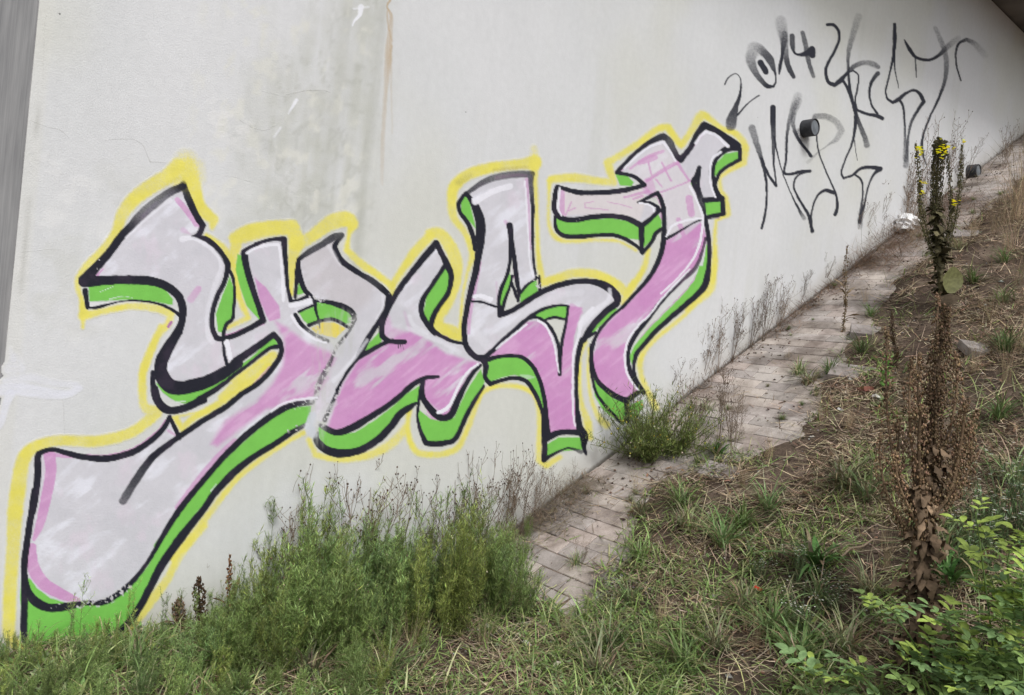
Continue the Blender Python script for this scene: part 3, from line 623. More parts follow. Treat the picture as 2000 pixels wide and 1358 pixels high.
# ---- black outline
OUT = '''A 740,150,46 650,190,50,.85 560,255,58,.72 450,350,60,.78 390,418,52,.95 330,480,50,1 240,600,50 150,700,60 85,775,76
A 740,135,40,.8 765,210,44,.95 800,290,44,1 830,350,40 868,410,42 845,465,32 800,485,20 880,495,34 960,555,36 1020,640,38 1035,690,36 1010,790,30 965,880,32 935,980,32 930,1080,34 960,1155,34 1010,1160,34 1100,1130,34 1200,1080,36 1270,1040,40 1235,930,36 1200,830,38 1165,710,42 1145,605,44 1152,575,30 1230,535,26 E 200,262,24 300,232,22 390,228,34 395,330,32 405,440,26 412,540,24 435,640,26 480,635,22 560,602,26
A 85,780,76 200,775,62 330,770,56 500,775,56 620,808,52 700,870,52 735,950,50 730,1050,46 700,1120,56 640,1220,70 600,1300,78 B 1065,407,80 1075,460,90 1130,525,90 1220,535,84 1358,500,80 D 230,190,84 340,160,80 440,112,74 560,35,60 E 60,1045,50 200,950,44 320,862,40 360,910,34 370,980,34 330,1060,34 230,1175,34 100,1262,34 D 480,322,36 330,412,36 170,520,36 60,600,40 0,650,44 B 960,1060,48,.95 880,1180,50,.9 815,1285,50,.75
E 350,940,30 290,955,26 180,1040,24 60,1130,24 0,1180,28 D 400,215,34 340,250,38 220,320,40 110,345,48 40,290,40 12,200,36
B 1010,430,24 1015,520,36 1035,610,44 1100,680,50 1200,680,40 1358,620,32
B 1125,730,30 1080,810,36 980,900,38 860,970,40 700,1005,42 560,995,38 450,970,34 350,945,30 270,965,34 250,1000,44 250,1100,44 235,1250,44 215,1358,44 C 230,200,44 200,400,42 170,600,42 160,720,42 175,840,46 230,930,58 330,975,52 450,965,48 560,945,30 680,940,36 760,900,36 850,830,36 930,740,28 1000,640,26 1080,500,34 1180,340,38 1290,200,38 D 340,799,36 440,682,38 540,580,42 650,480,42 800,370,42 920,310,40 1050,290,34,.8
B 1125,730,26 1160,800,28 1190,870,28
C 160,800,38 160,1000,44 160,1150,44 190,1220,50 300,1255,44 500,1245,34,.8 700,1180,40,.8 820,1110,46,1 920,980,46 1000,830,48 1080,680,52 1200,510,54 D 340,989,42 400,900,44 520,770,46 640,670,40 800,570,38 920,490,34 1015,440,28,.7
A 1035,690,24 1070,760,20 1080,860,20 1075,960,20 1065,1030,22 1030,1060,26 1010,1110,24 1005,1160,24
A 1005,1170,20 1010,1250,20 1030,1330,24
A 90,840,34 105,950,28
A 110,955,12 180,950,20 300,918,10 420,907,12 560,925,16 660,965,20 720,1010,26
A 715,1120,40 700,1165,5
E 485,365,26 560,310,38,.9 640,265,40,.9 720,215,46,.9 772,200,32,.8
E 775,205,26,.9 730,265,32,1 735,310,34 780,380,38 880,450,34 980,510,38,.95 1060,575,38,1 1085,600,34 1060,700,32 1010,790,32 940,900,36 885,1005,42
E 485,370,26 480,430,34 470,540,24 465,615,20
E 485,380,20 488,450,34 505,510,34 530,570,32 580,620,30 595,650,26 600,700,18 620,770,14 628,820,6
E 590,635,20 700,650,30 800,685,38 850,730,34 850,780,26 820,840,16,.9 765,910,24,.9 730,960,14,.9 690,1060,28,.85 640,1150,36,.75 610,1230,34,.7 600,1280,26,.5
E 555,800,26 630,770,22 710,760,24 780,790,24 815,815,20
E 490,710,18 540,685,16 590,665,20
E 465,730,28 510,800,26 590,860,20,.8 680,905,24,.9
E 1370,290,44 1260,420,38 1160,550,36 1080,690,34 1040,800,34 1040,870,36 1090,905,32 1190,910,28
E 885,1005,40 960,970,30 1040,925,28 1110,900,24
E 885,1005,30 810,1110,20 740,1230,22 F 240,550,22,.95 180,680,26,.9 150,750,28,.8
F 640,230,8 638,275,4
F 655,240,8 655,278,4
F 668,240,6 670,282,3
G 0,712,40,.9 40,662,40,1 80,740,34 110,800,44 140,880,34 120,990,32 60,1080,32 20,1150,34 10,1220,32 60,1270,26 140,1310,22 220,1330,20
G 110,795,30 60,870,28 0,960,28 E 1310,630,34 1300,710,34 1330,780,34 F 850,140,36 880,178,26
F 900,462,22 820,470,28 740,510,34 650,590,36 560,660,36 450,730,40 330,800,46 230,832,40 150,800,34,.9 115,780,20,.8
F 105,830,16,.7 95,880,40,.95 150,940,50,1 250,970,54 380,950,46 500,880,46 590,790,46 650,710,46 720,660,36 755,638,20
F 800,490,34 795,580,34 830,650,40 890,715,44 940,735,44 990,710,44 1030,620,44 1080,520,32 1130,440,28 1185,385,20
F 785,520,14 772,640,18 765,740,20 800,860,28 840,905,36 980,895,34 1030,850,32 1090,720,30 1150,610,26 1205,525,18
G 300,420,50 332,520,60 332,640,58 320,740,46 300,860,42 270,980,38 240,1120,34 225,1230,34 240,1345,36 H 300,465,38 350,475,46 370,530,34 365,600,30 400,645,30 480,620,26 560,605,26 640,630,28 700,720,28 745,840,24 755,960,34 760,1060,38 755,1150,34
H 320,475,36 380,455,30 450,390,32 560,290,30 650,210,26 750,150,22 850,125,18 918,130,16
H 370,490,30 430,470,26 520,458,24 610,470,26 680,530,28 730,630,28 760,760,30 770,880,34 780,990,40
H 640,215,22 700,205,20 750,225,22 810,290,22 850,390,22 862,500,24 860,580,26
H 915,130,16 900,250,20 870,400,22 860,580,24
H 750,225,14 820,205,20 890,215,16
G 235,335,24 260,360,30 300,430,40
G 235,330,22 190,400,28 200,460,26 250,530,28 285,620,32 305,700,40
G 240,335,24,.9 340,265,36,.85 440,225,42,.75 560,208,44,.8 675,205,40,.85
G 668,205,40,.85 670,300,30,.85 680,430,24,1 680,600,20 685,760,18 705,900,16
G 725,880,14 728,990,24
G 527,545,42 535,620,34 532,750,24 515,860,24 470,970,26 455,1060,26 465,1140,34 560,1100,32 700,1010,36 800,960,36 920,925,36 1050,915,34 1160,945,50 1235,1010,50 1240,1060,42 1150,1130,42 1070,1220,40 1020,1300,38 H 1000,370,38 975,500,30 970,650,26 975,800,28 990,930,44 1020,990,54 1020,1060,32 1035,1110,18
G 540,640,28 560,780,30 575,900,30 588,1000,22 582,1045,20
G 545,880,18 530,950,18 500,1030,22 478,1115,24
G 545,930,18 570,1010,20 588,1045,16
G 600,990,22 650,935,18 712,895,14
G 280,1050,16 350,1055,14 440,1085,16
H 775,1005,46 850,970,38 950,965,36 1020,975,44
H 755,1150,26 840,1100,18 920,1070,12 1000,1095,30,.7
I 762,600,26 795,680,30 805,790,30 800,920,34 770,1040,32 700,1170,28 600,1280,24 530,1358,22 J 460,320,22 360,410,24 270,520,26 225,640,30 225,760,30 260,880,34 330,960,38 420,1020,42 495,1050,46 600,975,36
H 1095,305,22 1040,335,24
J 215,610,18 210,740,20 225,860,22 255,980,22 320,1080,24 420,1190,24 460,1230,20
I 630,665,14 690,635,22 762,600,24
I 630,665,14 700,665,20 750,690,28 770,720,30 720,770,28 655,820,34
I 98,565,36 80,650,36 85,720,42 130,770,36 220,780,34 330,760,32 460,755,32 570,775,34 655,820,38 655,990,28
I 110,562,24 220,595,32 350,600,32 500,590,34 600,570,30 675,550,28 620,500,24 560,480,24 490,465,24 580,370,28 700,270,32 800,225,42,.95 840,270,52,.85 880,350,44,.95 915,380,40,1 980,300,34 1020,220,38 1070,152,46 1140,190,48 1250,265,56 1290,290,50
I 80,760,20 90,840,26 140,885,28 250,890,28 400,880,24 490,885,26 570,920,24 640,970,22 660,1000,24 720,930,24 750,870,26 800,835,26
I 1285,300,46 1220,310,40 1150,370,36 1120,460,36 1135,540,30 1165,620,34 1192,640,34
I 1308,310,24 1310,380,26 1250,410,24 1180,460,24 1150,520,24 1140,560,22
I 1070,650,34 1190,640,32 1198,740,30 1090,760,22
I 1038,435,30 1020,490,30 1000,530,32 1030,600,30 1050,650,42,.9 1070,740,30,1 1090,840,30 1105,960,28 1100,1080,30 1080,1200,42 1020,1280,38 930,1358,34 J 740,490,36 640,600,34 570,690,34 550,790,26 560,870,32 605,950,28
I 1038,435,28 1030,560,26 1055,660,40,.9
I 1078,900,14,.9 1060,980,18,.85 1010,1100,26,.85 900,1200,28,.9 J 760,280,34,1 640,440,34 560,540,38 510,650,34 505,740,32 530,840,36 580,920,40 625,985,40
I 815,905,22 900,860,16 1000,800,10 1060,775,14
I 1090,770,10 1170,770,5
J 495,1060,40 502,1210,34'''
bc = BLK[None, None, :] * np.ones(cloud.shape + (1,))
bc = blend(bc, lin(62, 52, 70), sstep(.5, .8, fbm(cv.GX / 30, cv.GY / 30, 83)) * .5)
bmax = np.zeros(cv.A.shape)
for l in OUT.split('\n'): c = cv.stroke_cov(l, 1.6, 1.10); bmax = 1 - (1 - bmax) * (1 - c) if False else np.maximum(bmax, c)
cv.put(bmax, bc, 3, .2)
# rubbed off and chipped places on the black
for l, dens in (('C 520,950,60 700,930,60 850,840,50', .52), ('C 300,960,40 440,960,40', .70), ('E 700,1060,50 640,1150,60 600,1290,60', .52), ('E 560,590,50 640,640,50', .55), ('E 850,740,40 780,880,40 730,980,60', .50), ('F 230,550,60 150,720,70 110,790,60', .54),
                ('D 900,320,50 1050,290,50', .62), ('D 900,480,40 1020,440,40', .62), ('A 180,660,60 130,720,60', .72), ('E 560,850,40 680,910,40', .55), ('I 240,780,16 200,780,16', .6), ('E 1010,560,50 1070,600,50', .72), ('G 690,880,40 730,960,40', .60), ('G 300,640,16 305,700,16', .7)):
    z = cv.stroke_cov(l, 3); nzz = fbm(cv.GX / 4.2, cv.GY / 4.2, 99, 2)
    cv.put(z * sstep(dens + .03, dens + .16, nzz), lin(205, 203, 208), None, 0)
# patina where water ran over the middle letters
z = cv.poly_cov('P 612,640 660,600 700,620 690,690 650,700 640,780 636,870 606,880 604,790 612,700', 10)
cv.put(z * .38 * sstep(.3, .7, fbm(cv.GX / 5, cv.GY / 40, 13)), lin(196, 198, 194), None, 0)
cv.put(cv.stroke_cov('P 611,812,16,.8 606,838,22,.9 613,850,14,.6', 3), lin(206, 210, 220), 11)
cv.put(cv.stroke_cov('F 220,640,30,.5 130,700,40,.6 90,780,40,.7', 4), lin(214, 214, 218), None)
# ---- white highlights
HI = '''A 360,490,14,.8 480,380,18,.8 600,280,20,.7 650,245,36,.8|.8|2
A 735,500,46,.9 800,495,26,.9 900,545,26,.8 975,620,30,.7 990,690,30,.6 940,840,36,.5 900,1000,30,.5 905,1130,34,.6 930,1180,40,.5|.9|3
A 790,440,40,.8 830,430,26,.8|.9|2
A 1030,1180,30,1 1040,1230,32 1052,1290,30|1|1
E 145,320,20 200,290,20 270,270,22 350,265,22 362,300,20 375,420,18 382,560,22 385,635,20|.9|1.5
E 435,668,36 500,655,38 560,635,34|.9|2
E 440,735,20 480,800,18 540,860,16 600,895,16 670,915,12|.85|1.5
E 0,915,26 20,960,30 35,1015,26|.95|1.2
E 1040,600,18,.7 1045,680,18,.7 1000,760,18,.5|.7|3
E 940,900,24,.6 860,1010,26,.8 780,1100,26,.7 720,1170,30,.6|.8|3
E 690,280,30,.7 760,400,20,.5|.6|4
E 1220,740,30,.6 1250,800,30,.6 1340,850,26,.7|.7|3
D 780,352,16 850,305,18 940,278,18 1080,260,20|.85|1.5
F 700,140,30,.6 800,180,34,.6 960,250,30,.6 1040,300,30,.5|.7|4
F 900,698,24 940,685,26 985,640,22 1030,540,18 1090,440,16 1165,378,18|1|1
G 300,385,50,.9 360,350,40,.9 440,310,40,.9 530,285,40,.8|.95|2
G 280,370,14 300,400,10|.8|1
G 290,1020,22 340,1010,22 410,1035,24|.95|1.2
G 628,250,12 640,420,14 650,600,12 660,780,12 685,880,20|.8|1.5
G 320,1120,40,.5 300,1250,60,.5 380,1340,60,.5|.6|5
G 520,1180,50,.5 700,1080,50,.6 860,1010,50,.5 1000,990,50,.5|.6|6
G 1190,970,26,.7 1180,1040,30,.7 1080,1120,40,.8 1000,1200,46,.7|.9|3
H 440,412,12 540,330,14 640,250,14|.95|1
H 715,225,16 770,265,16 820,380,12 845,520,10 853,570,8|.95|1
H 1080,140,18 1010,220,30,.9 985,330,22 950,450,16 945,600,14 945,750,16 950,860,14 962,925,12|.95|1.2
H 300,60,20 340,70,20 400,95,18|.9|1.5
J 985,25,14 860,155,16 760,265,16 680,370,16 580,470,18 510,570,18 485,660,18 482,750,18 500,840,18 550,925,18 585,965,16|.95|1
I 112,570,14 105,640,18 100,700,16 125,750,12|.9|1.2
I 640,670,12 690,675,14 740,700,16 735,725,14|.95|1
I 540,440,12 630,350,16 720,290,16 800,265,20 840,320,16 880,390,14|.9|1.2
I 1015,270,20 1050,220,18 1085,195,22 1150,220,18 1225,290,26|.9|1.5
I 1180,330,18 1130,370,18 1110,440,16 1115,540,16 1145,630,12|.9|1.2
I 975,555,16 1020,650,14 1060,750,18 1055,850,16 1035,950,18 990,1050,14 880,1180,12 780,1270,12|.95|1.2
I 820,890,12 860,820,16 950,785,16 1055,768,14|.95|1
D 1020,440,20,.6 1000,470,10,.5|.5|2'''
for row in HI.split('\n'):
    l, al, sf = row.split('|'); cv.put(cv.stroke_cov(l, float(sf)) * float(al), WHT, None, .15)
# yellow-grey overspray where the peaks were touched up
for l, sf, al, c in (('A 600,160,26,.4 700,100,30,.6 760,120,24,.4', 5, .5, YEL * .75), ('G 190,260,50,.5 260,220,40,.5', 7, .45, lin(120, 118, 90)), ('G 420,180,20,.5 640,160,26,.5', 5, .45, lin(126, 112, 80)), ('G 440,228,24 560,212,24 640,215,20', 3, .35, lin(140, 110, 140)), ('A 560,260,26,.6 470,350,26,.6', 3, .3, lin(130, 120, 150))):
    cv.put(cv.stroke_cov(l, sf) * al, c, None, .3)

piece = thing('graffiti_piece', 'large sprayed letter graffiti in pink, white and green with black outline and yellow halo', 'graffiti', (0, 0, 1))
cv.sheets({1: ('yellow_halo', 'yellow sprayed line around the letters'), 2: ('green_shade', 'bright green block shade under the letters'), 3: ('black_outline', 'black letter outline'),
           10: ('letter_face', 'tall first letter, white turning pink in its tail'), 11: ('letter_face', 'narrow greyish second letter'), 12: ('letter_face', 'pink third letter with white tip'),
           13: ('letter_face', 'fourth letter, white above and pink below'), 14: ('letter_face', 'last letter with a crossbar, pink stem')}, piece, .0004, origin=(0, 0, 1))

# ---- black scribbled tags at upper right
ct = Canvas(1396, 14, 1966, 480, 1.6); ct.under = cv; ink = lin(46, 48, 58); TAGS = {}
def tag(rows, name, label, box, off):
    k = len(TAGS) + 1
    for l in rows.strip().split('\n'):
        ct.put(ct.stroke_cov(l, 1.4, 1.12), ink, k, .3)
    TAGS[k] = thing(name, label, 'graffiti', (0, 0, 1))
tag('''K 70,745,14 100,690,12 150,655,9 190,665,8 213,720,12 205,840,24 165,950,46,.95 130,1060,84,.85 125,1115,80,.7
K 180,1020,18 260,930,13 320,880,11 375,845,13
K 330,440,100,.3 300,520,84,.5 330,620,56,.75 400,720,40,.9 450,765,36,1 500,765,20 522,720,14 515,650,18 500,600,40,.9 470,530,62,.9 430,480,64,.85 370,430,80,.45 330,430,110,.3
K 385,555,50 435,635,46
K 565,190,90,.25 580,280,80,.45 590,380,54,.75 578,480,24,1 560,590,28 550,655,14
K 600,300,50,.5 600,400,56,.6 615,530,46,.9 645,620,44,.95 680,685,30,.95
K 665,320,44,.9 668,400,42,.9 685,465,20,1 730,485,24 800,468,50 840,440,56 845,490,50
K 758,290,34,.8 785,400,40,.8 800,500,36,.85 830,610,36,.85 855,680,28,.7''', 'graffiti_tag', 'thin black sprayed year 2014 slanting up above the large graffiti', (1396, 20, 1610, 280), .0024)
tag('''L 60,195,20 110,195,22 150,240,22 155,310,20 120,400,20 70,490,22 50,560,24 70,640,26 120,665,30 165,630,36 210,580,26 270,520,34,.8 350,490,34,.6 420,500,40,.6 460,525,30,.65
L 305,130,50,.22 270,250,44,.42 235,370,36,.6 225,480,22,.85 230,600,18,1 245,730,22 275,850,24 310,960,30,.9 350,1060,36,.8 372,1135,42,.65
L 180,620,20 225,700,24 265,820,22 285,900,22
L 215,570,10 265,552,12 305,590,12 300,680,14 280,780,14 290,860,20 370,890,22 450,905,28 490,925,30
L 455,575,34,.9 410,640,26,1 390,730,18 410,820,14 455,890,18
L 588,190,22 588,300,30 580,430,22 545,590,14 520,700,14 530,770,16 575,800,24 620,775,30 680,725,20 740,705,20 790,740,26 815,795,28 770,860,24 720,950,22,.9 695,1060,18,.9 685,1180,24,.85 675,1290,44,.55
L 588,430,12 590,540,11 620,685,6
L 620,775,20 655,830,18 665,950,16 670,1080,18,.8 672,1240,40,.5
L 665,315,12 700,380,26 745,440,24 800,465,22 870,465,22 940,425,26,.95 1000,365,40,.55 1080,300,40,.2
L 750,450,12 757,600,10
L 905,220,30,.3 960,350,36,.5 990,470,36,.6 985,600,30,.8 940,750,20,1 870,900,15 815,1040,16 800,1140,20 815,1230,16 835,1285,8
L 1105,632,12 1075,530,13 1065,420,15 1090,340,20 1150,310,26,.8 1220,350,40,.35 1290,430,50,.1''', 'graffiti_tag', 'thin black sprayed name tag at the top right, reading YEST', (1600, 16, 1950, 345), .0048)
tag('''N 130,320,60,.6 165,440,50,.7 215,600,32,.9 250,750,24,1 260,880,20 250,1050,20 215,1205,22
N 215,590,26 250,680,22 300,770,22 343,830,24
N 315,135,44 315,250,44 320,450,34,.9 320,620,18,1 335,740,16 343,830,18
N 325,400,20 360,570,12 410,740,10 480,910,11 550,1050,24,.95 590,1115,36,.5
N 535,40,70,.25 490,160,50,.55 450,300,28,.8 435,450,22,1 430,600,20 412,690,18 420,722,20 480,725,24 560,705,26 642,698,26
N 540,80,60,.3 495,200,44,.55 500,320,32,.8 550,430,26,1 652,565,26
N 615,705,18 540,735,15 505,780,16 505,860,18 560,970,20 630,1090,26 662,1232,30
N 652,1150,16 660,1050,15 700,930,18 770,870,26 855,890,34
N 665,260,30,.8 690,215,44,.6 780,215,50,.5 870,260,50,.42 920,340,50,.38 880,410,44,.38 820,455,16,.5 730,520,8,.5 620,620,30,.15
N 697,365,12 720,530,13 790,720,13 860,870,16 885,990,24 865,1085,30
P 1564,262,22,.5 1570,268,20,.35
N 1045,215,30 1040,330,26 1010,470,18 950,610,15 920,710,18 940,760,18 1010,740,20 1090,680,26 1180,665,32 1262,680,44
N 1035,420,9 1060,605,5
N 1255,685,34 1205,730,22 1160,830,15 1125,980,18 1090,1110,38,.8 1085,1190,40,.35
N 1045,735,18 1095,780,18 1110,880,15 1090,1050,22,.9 1080,1150,30,.95''', 'graffiti_tag', 'thin black sprayed letters around the upper grey pipe stub', (1450, 176, 1740, 470), .0036)

ct.sheets({k: ('spray_line', None) for k in TAGS}, TAGS, .0008, origin=(0, 0, 1))

# ---- stains and cracks, parts of the wall
def stain(rows, name, box, col, step=1.8, sf=1.2, off=.0003, noise=None, label=None, amt=1.0):
    c = Canvas(*box, step)
    for l in rows.strip().split('\n'):
        cvv = c.stroke_cov(l, sf) * amt
        if noise: cvv = cvv * noise(c)
        c.put(cvv, col, 1, .1)
    before = set(COL.objects)
    c.sheets({1: (name, label)}, wall, off, None, origin=(-1.87, 0, 0))
stain('''P 762,0,5,.9 756,14,3,.9 764,30,7,.6 762,60,10,.55 759,90,13,.6 757,130,13,.55 754,170,9,.4 750,230,8,.35 747,300,8,.3 746,360,6,.15
P 756,22,3,.7 758,50,4,.6 766,80,4,.4
P 765,90,4,.5 764,160,4,.3 766,260,3,.2''', 'rust_streak', (730, 0, 785, 370), lin(184, 156, 112), 1.6, 2.6, noise=lambda c: .45 + .7 * fbm(c.GX / 2.2, c.GY / 30, 4))
stain('''P 705,14,12,.7 702,30,8,.9 692,42,4,.9 688,50,3,.8
P 690,18,4,.5 720,14,5,.4
P 579,196,7,.8 572,208,6,.8 563,222,3,.6
P 548,250,5,.5 535,268,4,.4''', 'lime_bloom', (520, 0, 730, 275), lin(240, 242, 250), 1.6, 2.0)
stain('''P 418,215,40,.45 440,240,44,.55 470,260,60,.5 430,255,30,.5 500,290,50,.25
P 95,345,36,.3 70,300,30,.3 150,360,40,.2
P 590,380,60,.2 520,300,50,.2''', 'plaster_patch', (30, 180, 640, 430), lin(226, 226, 226), 3.0, 9, .0002, noise=lambda c: sstep(.42, .60, fbm(c.GX / 16, c.GY / 14, 24)))
stain('''P 4,762,22,.8 40,760,26,.8 90,768,22,.8 130,770,16,.85 156,758,12,.8
P 10,745,14,.6 60,738,16,.5 100,748,14,.5 150,752,10,.6
P 22,722,30,.45 30,700,20,.3 40,720,20,.4
P 20,770,20,.8 12,790,16,.8 4,820,14,.8 0,835,8,.7
P 20,680,6,.3 26,700,14,.4''', 'paint_smear', (-8, 660, 176, 850), lin(226, 228, 240), 1.8, 5, noise=lambda c: .55 + .6 * fbm(c.GX / 30, c.GY / 4, 34))
stain('''P 205,275,1.3,.6 225,272,1.5,.8 255,271,1.5,.8 268,276,1.4,.8 280,285,1.6,.8 286,300,1.5,.9 293,316,1.8,.9 320,317,1.4,.7 340,318,1.2,.5 352,300,1.2,.5 360,285,1.2,.4
P 60,235,1.3,.5 90,247,1.4,.6 118,254,1.6,.6 135,270,1.2,.4
P 468,234,1.6,.8 480,242,1.4,.6 500,252,1.4,.6 520,254,1.6,.5 545,240,1.3,.4
P 560,185,1.4,.7 592,178,1.8,.9 612,177,2.6,.9 632,177,1.8,.8 646,181,1.3,.6
P 512,178,1.3,.4 560,190,1.3,.4
P 121,772,1.4,.6 124,800,1.4,.6 127,850,1.3,.5
P 440,343,1.2,.4 465,348,1.2,.4 492,356,1.4,.5
P 90,30,1.2,.4 86,60,1.2,.4 84,160,1,.3
P 40,492,1.2,.4 90,488,1.2,.4 118,487,1,.3
P 0,700,1.2,.5''', 'crack', (0, 0, 660, 940), lin(150, 150, 143), 1.5, .7, .0003, amt=.42)
print('paint done')

# pipe stubs
def pipe(px, py, r, ln, label):
    p = on_wall(np.array(float(px)), np.array(float(py)))
    t = thing('pipe_stub', label, 'pipe', p, 0, 'grey pipe stubs sticking out of the wall')
    g = Geo(); n = 28; rings = [(r, .01), (r, -ln), (r * .97, -ln - .006), (r * .90, -ln - .006), (r * .86, -ln + .002)]
    for k, (rr, y) in enumerate(rings):
        g.V.append(np.array([(rr * math.cos(a), y, rr * math.sin(a)) for a in np.arange(n) / n * 2 * math.pi])); g.C.append(np.ones((n, 3)))
    g.n = n * len(rings)
    for k in range(len(rings) - 1):
        g.Q.append(np.array([(k * n + i, k * n + (i + 1) % n, (k + 1) * n + (i + 1) % n, (k + 1) * n + i) for i in range(n)]))
    link('pipe', g.mesh('pipe', plain_mat('dark_plastic', (.012, .013, .016), (.032, .034, .04), .6, 30)), t)
    g = Geo(); c = [(r * .87 * math.cos(a), -ln + .002, r * .87 * math.sin(a)) for a in np.arange(n) / n * 2 * math.pi] + [(0, -ln - .002, 0)]
    g.add(c, None, [(i, (i + 1) % n, n) for i in range(n)])
    link('end_cap', g.mesh('end_cap', plain_mat('grey_cap', (.12, .135, .15), (.20, .22, .24), .5, 25), False), t)
pipe(1570, 252, .062, .085, 'dark grey pipe stub with lighter cap beside the sprayed letters')
pipe(1891, 336, .066, .09, 'dark grey pipe stub at the foot of the wall by the paving')

# ------------------------------------------------------------------ paving strip
path = Geo(); 
bx = np.array([.06, 8.3]); 
path.add([(.06, -.012, .06 * TS - .0065), (8.3, -.012, 8.3 * TS - .0065), (8.3, -STRIP_W - .2, 8.3 * TS - .0065), (.06, -STRIP_W - .2, .06 * TS - .0065)], [(0, 3, 2, 1)], None, (1, 1, 1))
strip = link('paved_strip', path.mesh('paved_strip', M_SOIL, False)); set_props(strip, kind='structure')
def paver_geo(g, L_, W_, H_, M4, tint):
    b = .003; a = L_ / 2; c = W_ / 2
    V = [(-c, -a, -H_), (c, -a, -H_), (c, a, -H_), (-c, a, -H_), (-c, -a, -b), (c, -a, -b), (c, a, -b), (-c, a, -b), (-c + b, -a + b, 0), (c - b, -a + b, 0), (c - b, a - b, 0), (-c + b, a - b, 0)]
    V = [tuple(M4 @ Vector(v)) for v in V] if M4 else V
    Q = [(8, 9, 10, 11)]
    for k in (0, 4): Q += [(k + i, k + (i + 1) % 4, k + 4 + (i + 1) % 4, k + 4 + i) for i in range(4)]
    g.add(V, Q, None, tint)
tints = [(1, 1, 1), (1.03, .97, .95), (.93, .92, .93), (1.06, 1.03, 1.0)]
stock = {}
for L_ in (.2, .156, .1, .056):
    stock[L_] = []
    for t in tints:
        g = Geo(); paver_geo(g, L_ - .003, .0972, .05, None, t); stock[L_].append(g.mesh('paver', M_PAVER, False))
far = Geo(); cnt = 0
R = random.Random(3)
Rs = Matrix.Rotation(-SLOPE, 4, 'Y')
for i in range(2, 95):
    s = (i + .5) * .1 + .007
    y = -.014; k = 0
    segs = [.156] + [.2] * 4 if i % 2 else [.056] + [.2] * 4 + [.1]
    for L_ in segs:
        yc = y - L_ / 2; y -= L_
        if yc < float(strip_edge(s * math.cos(SLOPE))) - .22: continue
        dz = R.uniform(-.0016, .0016) + .012 * (float(vnoise(s * 1.3, yc * 2, 44)) - .5)
        M4 = Matrix.Translation((s * math.cos(SLOPE), yc, s * math.sin(SLOPE) + dz)) @ Rs @ Matrix.Rotation(R.uniform(-.012, .012), 4, 'Z') @ Matrix.Rotation(R.uniform(-.014, .014), 4, 'X') @ Matrix.Rotation(R.uniform(-.014, .014), 4, 'Y')
        q = R.randrange(4)
        if cnt < 300:
            ob = link('paver', stock[round(L_, 3)][q], strip); ob.matrix_local = M4; cnt += 1
        else: paver_geo(far, L_ - .0035, .0965, .05, M4, tints[q])
ob = link('paver_rows', far.mesh('paver_rows', M_PAVER, False), strip); set_props(ob, kind='stuff')

# ------------------------------------------------------------------ plant geometry
def blades(root, az, lean, length, width, curl, prof, col, side=None, tipcol=None):
    """N tapering curved strips; prof: relative widths of the K rows, last one is the tip"""
    N = len(root); K = len(prof) - 1
    az, lean, length, width, curl = [np.broadcast_to(np.asarray(v, float), (N,)) for v in (az, lean, length, width, curl)]
    tw = az + math.pi / 2 + (0 if side is None else side)
    S = np.stack([np.cos(tw), np.sin(tw), np.zeros(N)], -1)
    p = np.array(root, float); P = []
    for k in range(K + 1):
        P.append(p.copy())
        a = lean + curl * (k / K)
        d = np.stack([np.sin(a) * np.cos(az), np.sin(a) * np.sin(az), np.cos(a)], -1)
        p = p + d * (length / K)[:, None]
    V = []; 
    for k in range(K): 
        V.append(P[k] - S * (width * prof[k] / 2)[:, None]); V.append(P[k] + S * (width * prof[k] / 2)[:, None])
    V.append(P[K])
    V = np.stack(V, 1); nv = 2 * K + 1
    b = np.arange(N)[:, None] * nv
    Q = np.concatenate([b + np.array([2 * k, 2 * k + 1, 2 * k + 3, 2 * k + 2]) for k in range(K - 1)], 0) if K > 1 else np.zeros((0, 4), int)
    T = b + np.array([2 * K - 2, 2 * K - 1, 2 * K])
    col = np.broadcast_to(np.asarray(col, float), (N, 3))
    Cc = np.repeat(col[:, None, :], nv, 1)
    if tipcol is not None: Cc = Cc * 1; Cc[:, nv - 3:, :] = np.broadcast_to(tipcol, (N, 3))[:, None, :]
    return V.reshape(-1, 3), Q, T, Cc.reshape(-1, 3)

def tube(g, pts, r0, r1, col, n=3):
    pts = np.asarray(pts, float); m_ = len(pts)
    d = np.gradient(pts, axis=0); d /= np.linalg.norm(d, axis=1)[:, None] + 1e-9
    ref = np.array([0.31, .95, .05]); u = np.cross(d, ref); u /= np.linalg.norm(u, axis=1)[:, None] + 1e-9
    v = np.cross(d, u); r = np.linspace(r0, r1, m_)
    a = np.arange(n) / n * 2 * math.pi
    V = pts[:, None, :] + r[:, None, None] * (np.cos(a)[None, :, None] * u[:, None, :] + np.sin(a)[None, :, None] * v[:, None, :])
    Q = [(k * n + i, k * n + (i + 1) % n, (k + 1) * n + (i + 1) % n, (k + 1) * n + i) for k in range(m_ - 1) for i in range(n)]
    g.add(V.reshape(-1, 3), Q, None, col)

def beads(g, P, r, col, sq=1.0):
    P = np.asarray(P, float).reshape(-1, 3); N = len(P)
    r = np.broadcast_to(np.asarray(r, float), (N,))
    o = np.array([(1, 0, 0), (0, 1, 0), (-1, 0, 0), (0, -1, 0), (0, 0, sq), (0, 0, -sq)], float)
    V = P[:, None, :] + o[None] * r[:, None, None]
    b = np.arange(N)[:, None] * 6
    T = np.concatenate([b + np.array(t) for t in ((0, 1, 4), (1, 2, 4), (2, 3, 4), (3, 0, 4), (1, 0, 5), (2, 1, 5), (3, 2, 5), (0, 3, 5))], 0)
    col = np.broadcast_to(np.asarray(col, float), (N, 3))
    g.add(V.reshape(-1, 3), None, T, np.repeat(col, 6, 0))

